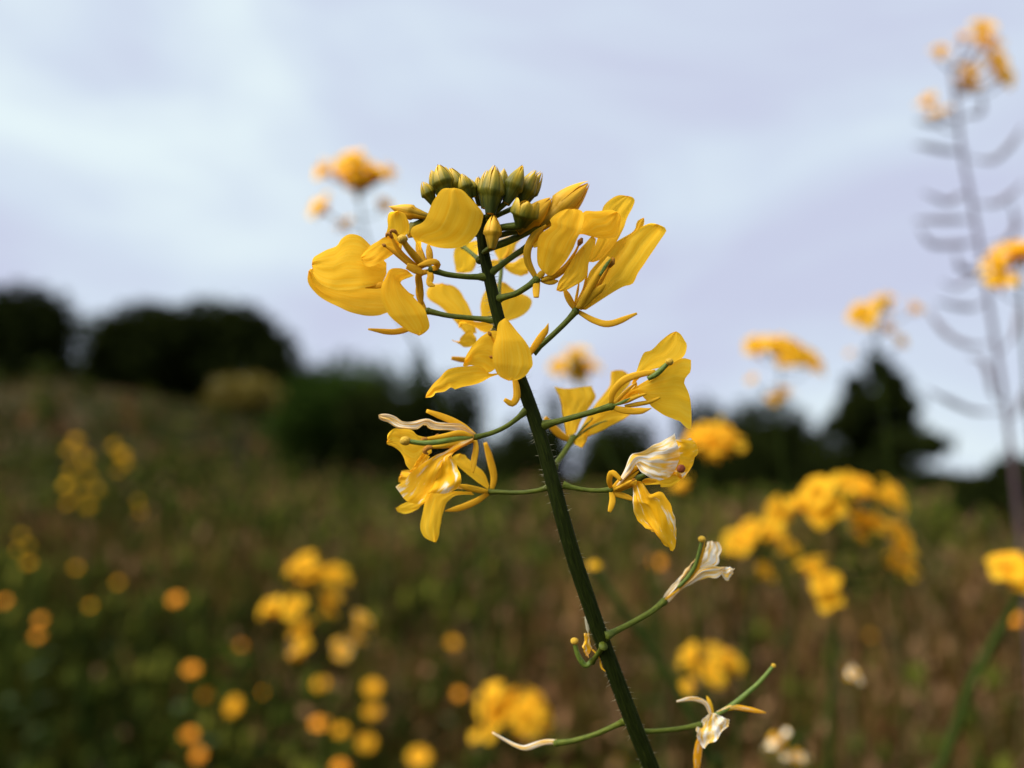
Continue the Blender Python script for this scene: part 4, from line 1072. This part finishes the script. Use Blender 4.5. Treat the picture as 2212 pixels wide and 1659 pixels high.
weed('tall bare stem full of seed pods with few flowers at the top right', .40,
     [(2056, 150), (2066, 230), (2080, 340), (2098, 430), (2118, 540), (2140, 680), (2160, 800), (2178, 930), (2196, 1080), (2215, 1300), (2230, 1480)],
     [(2118, 75, .8), (2080, 90, .55), (2138, 100, .7), (2030, 122, .6), (2086, 160, .7), (2086, 190, .8), (2140, 140, .8), (2152, 168, .8), (2168, 178, .5), (2008, 226, .7), (2038, 244, .45), (2014, 252, .4), (2112, 100, .7)],
     'tall podded stems', seed=5, scale=1.2, sw=1.4, skey='tallstem',
     pods=[((2090, 330), (2040, 330), (1998, 326), (1972, 318), 3), ((2090, 342), (2140, 340), (2180, 318), (2198, 290), 3),
           ((2070, 258), (2090, 250), (2110, 232), (2118, 214), 2.6), ((2100, 420), (2075, 424), (2040, 428), (2008, 414), 3),
           ((2105, 440), (2150, 438), (2180, 428), (2202, 400), 3), ((2112, 480), (2080, 470), (2030, 474), (1988, 466), 3),
           ((2118, 520), (2070, 524), (2020, 518), (1980, 496), 3.4), ((2124, 590), (2100, 590), (2080, 570), (2056, 540), 3),
           ((2128, 610), (2100, 605), (2070, 610), (2045, 604), 2.6), ((2136, 645), (2100, 668), (2060, 664), (2020, 650), 3),
           ((2150, 740), (2100, 745), (2050, 715), (2000, 678), 3.4), ((2150, 830), (2140, 835), (2115, 780), (2098, 760), 3),
           ((2165, 890), (2100, 892), (2050, 870), (2010, 848), 3.2), ((2130, 530), (2170, 520), (2190, 490), (2196, 455), 3),
           ((2160, 760), (2190, 730), (2206, 690), (2210, 640), 3), ((2176, 905), (2196, 890), (2205, 850), (2212, 820), 3),
           ((2060, 240), (2030, 262), (2000, 268), (1978, 268), 2.4), ((2170, 870), (2148, 846), (2135, 800), (2120, 770), 3)])
weed('yellow flowers cut off by the right edge beside the podded stem', .30,
     [(2200, 560), (2206, 640), (2214, 800), (2230, 1000), (2245, 1250)],
     [(2165, 590, 1), (2195, 560, 1.1), (2160, 620, .8), (2218, 560), (2150, 570, .6), (2190, 610, .5)], GM, seed=6, sw=.8)
weed('largest blurred yellow head, right of the lower flowers', .30,
     [(1812, 1090), (1810, 1150), (1806, 1250), (1800, 1380), (1796, 1500), (1792, 1660), (1790, 1760)],
     [(1700, 1112, 1.1), (1740, 1100, 1.1), (1775, 1075, 1.1), (1790, 1110, 1.1), (1830, 1062, 1.1), (1862, 1068), (1912, 1078, 1.15), (1846, 1132, 1.1), (1880, 1140), (1925, 1150, 1), (1938, 1190, 1), (1915, 1215, .9), (1950, 1232, .9), (1760, 1240, 1.15), (1785, 1268, .9), (1796, 1304, .8), (1855, 1165, .5)],
     GM, seed=7, scale=.88, sw=1.8, buds=5)
weed('dimmer yellow head touching the left side of the largest blurred head', .38,
     [(1650, 1170), (1634, 1220), (1624, 1300), (1612, 1420), (1600, 1560), (1590, 1700)],
     [(1592, 1185, 1.2), (1630, 1150, 1), (1662, 1165, .9), (1690, 1190, 1.2), (1645, 1240, .95), (1672, 1160, .9), (1612, 1170, .7)], GM, seed=8, scale=.88, sw=1.5)
weed('blurred yellow head behind the right tip of the white streaked flower', .30,
     [(1542, 960), (1530, 1010), (1510, 1100), (1500, 1240), (1510, 1420), (1530, 1660)],
     [(1530, 950, .95), (1565, 962, 1), (1535, 985, .9), (1505, 965, .8), (1560, 945, .7), (1478, 1058, .7)], GM, seed=9, sw=.8, buds=2)
weed('yellow head alone in the dark grass left of the stem, with pale spent flowers', .42,
     [(680, 1250), (684, 1320), (690, 1420), (698, 1540), (704, 1680)],
     [(640, 1232, .9), (668, 1222), (692, 1250, .9), (726, 1250, 1.05), (664, 1262, 1.2), (596, 1322, 1.2), (640, 1315, 1), (712, 1300, 1.1), (700, 1325, .9), (656, 1368, 1.1), (662, 1395, .8), (648, 1420, .9), (735, 1408, .9), (775, 1350, 1), (765, 1385, .9)], GM, seed=10, scale=.9, sw=.9, pale=(11, 12, 13, 14), buds=4)
weed('yellow head low in the grass right of the bottom of the stem', .40,
     [(1530, 1440), (1540, 1500), (1552, 1600), (1565, 1720)],
     [(1505, 1428, 1.1), (1540, 1430, 1.2), (1572, 1440, 1.1), (1530, 1462, 1.1), (1590, 1455, .6), (1488, 1490, .6)], GM, seed=11, sw=.9, buds=2)
weed('yellow head low in the grass left of the bottom of the stem', .38,
     [(1110, 1540), (1112, 1600), (1118, 1700), (1124, 1760)],
     [(1070, 1520, 1.2), (1105, 1530, 1.2), (1145, 1528, 1.2), (1090, 1555, 1), (1135, 1556, 1.1), (1165, 1570, .9), (1052, 1592, 1), (1120, 1590, .8)], GM, seed=12, sw=.9, pale=(7,))
weed('curved thick green stem with yellow flowers at the right edge below the bush', .26,
     [(2225, 1240), (2195, 1300), (2150, 1380), (2105, 1460), (2070, 1550), (2040, 1660), (2020, 1760)],
     [(2175, 1245, .9), (2205, 1262, .9), (2190, 1228, .7)], GM, seed=13, sw=2.0)
weed('dark leafless slanting stem behind the lower right of the sharp stem', .24,
     [(1288, 1235), (1340, 1310), (1420, 1420), (1490, 1540), (1540, 1680), (1570, 1790)], [(1284, 1226, .25)], GM, seed=14, sw=1.9)
weed('pair of pale withered petals low in the grass at the bottom right', .24,
     [(1700, 1606), (1722, 1650), (1750, 1720)], [(1690, 1612, .7), (1720, 1648, .6), (1835, 1462, .5)], GM, seed=15, sw=.6, pale=(0, 1, 2), white=True)

# farther mustard on the left
weed('tall yellow flower spike far left in the meadow', 1.35,
     [(168, 955), (166, 1010), (170, 1090), (180, 1200)],
     [(165, 955, 2), (150, 975, 1.8), (180, 990, 2), (155, 1020, 1.8), (190, 1030, 1.6), (145, 1050, 1.8), (175, 1065, 2), (205, 1060, 1.8), (150, 1090, 1.8), (190, 1095, 1.6)], 'distant mustard spikes', seed=21, sw=1.6, scale=.62)
weed('slanting orange yellow spike right of the tallest far left spike', 1.3,
     [(252, 965), (258, 1010), (266, 1080), (272, 1180)],
     [(248, 965, 1.8), (262, 985, 2), (270, 1005, 2), (258, 1020, 1.5), (296, 1085, 1.3), (300, 1105, 1.3)], 'distant mustard spikes', seed=22, sw=1.6, scale=.62)
weed('small faint yellow plant at the far left edge of the meadow', 1.5,
     [(48, 1160), (52, 1230), (55, 1300)], [(45, 1160, 1.5), (60, 1180, 1.3), (40, 1190, 1.3)], 'distant mustard spikes', seed=23, sw=1.6, scale=.62)

# ---------------------------------------------------------------- orange marigolds in the grass
def template_head():
    m = MB()
    for ring, (n_, ln, up) in enumerate([(15, .0125, .0022), (12, .010, .004)]):
        for k in range(n_):
            a = 2 * math.pi * (k + .5 * ring) / n_
            d = Vector((math.cos(a), math.sin(a), 0)); s_ = Vector((-math.sin(a), math.cos(a), 0))
            rows = []
            for i in range(5):
                v = i / 4
                wv = .0024 * (math.sin(math.pi * (.18 + .72 * v)) ** .7)
                c = d * (.003 + ln * v) + Vector((0, 0, up * math.sin(v * 2.2)))
                rows.append([c + s_ * wv * q + Vector((0, 0, .0004 * q * q)) for q in (-1, 0, 1)])
            m.grid(rows)
    o = m.build('flower_head', M['orange']); me = o.data; bpy.data.objects.remove(o); return me

def template_disc():
    m = MB(); R = []
    for i in range(6):
        th = math.pi / 2 * i / 5
        R.append([Vector((.0045 * math.cos(th) * math.cos(2 * math.pi * k / 12), .0045 * math.cos(th) * math.sin(2 * math.pi * k / 12), .001 + .0026 * math.sin(th))) for k in range(12)])
    m.grid(R, closed=True)
    tube(m, [Vector((0, 0, -.006)), Vector((0, 0, -.002)), Vector((0, 0, .001))], [.0008, .003, .005], n=10, rows=8, mi=1)
    o = m.build('disc', [M['disc'], M['wstem']]); me = o.data; bpy.data.objects.remove(o); return me
ME_H, ME_D = template_head(), template_disc()
ME_H2 = ME_H.copy(); ME_H2.materials.clear(); ME_H2.materials.append(M['petal'])

def marigold(px, py, size, label, seed):
    """size: photo pixels across; depth follows from an 28 mm head"""
    r = random.Random(seed)
    d = min(2.6, 0.027 / (K * size))
    top = P(px, py, d)
    foot = Vector((top.x + r.uniform(-.02, .02), top.y + r.uniform(0, .05), 0)); foot.z = gh(foot.x, foot.y)
    root = empty('marigold', foot, label, 'flower', 'orange flowers dotted through the grass')
    m = MB()
    tube(m, [top - Vector((0, 0, .004)), top.lerp(foot, .5) + Vector((r.uniform(-.015, .015), 0, 0)), foot], [.0008, .0011, .0015], n=7, rows=12)
    m.build('stem', M['wstem'], root, foot)
    o = bpy.data.objects.new('flower_head', ME_H if r.random() < .5 else ME_H2); COL.objects.link(o); o.parent = root
    dv = Vector((r.uniform(-.35, .35), r.uniform(-1.1, -.5), 1)).normalized()
    o.location = top - foot; o.rotation_mode = 'QUATERNION'; o.rotation_quaternion = dv.to_track_quat('Z', 'Y')
    o.scale = tuple(q * (.66 if ('faint' in label or 'edge' in label or 'dim' in label) and px < 1200 and 'bottom' not in label else 1) for q in (r.uniform(.5, .8), r.uniform(.5, .8), r.uniform(.7, 1.2)))
    c = bpy.data.objects.new('disc', ME_D); COL.objects.link(c); c.parent = o
    for k in range(3):
        t = .25 + .2 * k; b = foot.lerp(top, t); a = r.uniform(0, 6.28); dr = Vector((math.cos(a), math.sin(a), .5))
        s_ = dr.cross(Vector((0, 0, 1))).normalized(); ln = r.uniform(.03, .055)
        lm = MB(); lm.grid([[b + dr * ln * (i / 6) - Vector((0, 0, .5 * ln * (i / 6) ** 2)) + s_ * ln * .13 * q * math.sin(math.pi * (.05 + .95 * i / 6)) for q in (-1, 0, 1)] for i in range(7)])
        lm.build('leaf', M['leaf'], root, b)
    return root

MG = [
 (905, 1637, 62, 'largest orange flower, at the bottom edge left of the stem'),
 (693, 1480, 50, 'round orange flower right below the yellow head in the dark grass'),
 (805, 1487, 50, 'upper of two orange flowers one right above the other'),
 (805, 1538, 50, 'lower of two orange flowers one right above the other'),
 (692, 1565, 50, 'left orange flower of a touching pair'),
 (736, 1580, 46, 'right orange flower of a touching pair'),
 (792, 1606, 46, 'orange flower below right of the touching pair'),
 (505, 1528, 52, 'bright orange flower standing alone at the lower left'),
 (430, 1632, 46, 'lower of two orange flowers near the bottom left'),
 (410, 1590, 42, 'upper of two orange flowers near the bottom left'),
 (415, 1448, 44, 'dull orange flower left of the yellow head, in dark weeds'),
 (380, 1297, 46, 'orange flower standing highest in the left meadow, alone'),
 (978, 1390, 42, 'orange flower alone halfway between yellow head and stem'),
 (990, 1500, 38, 'dim orange flower above the low yellow head left of the stem'),
 (445, 1502, 36, 'dim orange flower above the bright lone one'),
 (575, 1497, 38, 'dim orange flower right of the bright lone one'),
 (735, 1660, 46, 'orange flower half cut off by the bottom edge'),
 (88, 1340, 40, 'upper orange flower of a stacked pair near the left edge'),
 (82, 1375, 40, 'lower orange flower of a stacked pair near the left edge'),
 (62, 1218, 42, 'orange flower at the left edge above the stacked pair'),
 (195, 1310, 36, 'faint orange flower right of the stacked pair'),
 (165, 1228, 32, 'small faint orange flower high in the left meadow'),
 (255, 1260, 32, 'small faint orange flower left of the highest lone one'),
 (520, 1395, 34, 'faint orange flower below the left side of the yellow head'),
 (1345, 1640, 40, 'orange flower just left of the stem at the bottom edge'),
 (1420, 1215, 36, 'faint flower right of the stem below the hanging petal'),
 (1630, 1560, 36, 'faint orange flower beside the long green pistil at the bottom right'),
 (2190, 1340, 40, 'orange flower at the right edge below the yellow one'),
 (12, 1300, 44, 'orange flower cut off by the left edge'),
 (1880, 1375, 30, 'faint orange flower right of the stem of the largest head'),
]
for i, (a, b, c, l_) in enumerate(MG): marigold(a, b, c, l_, 100 + i)
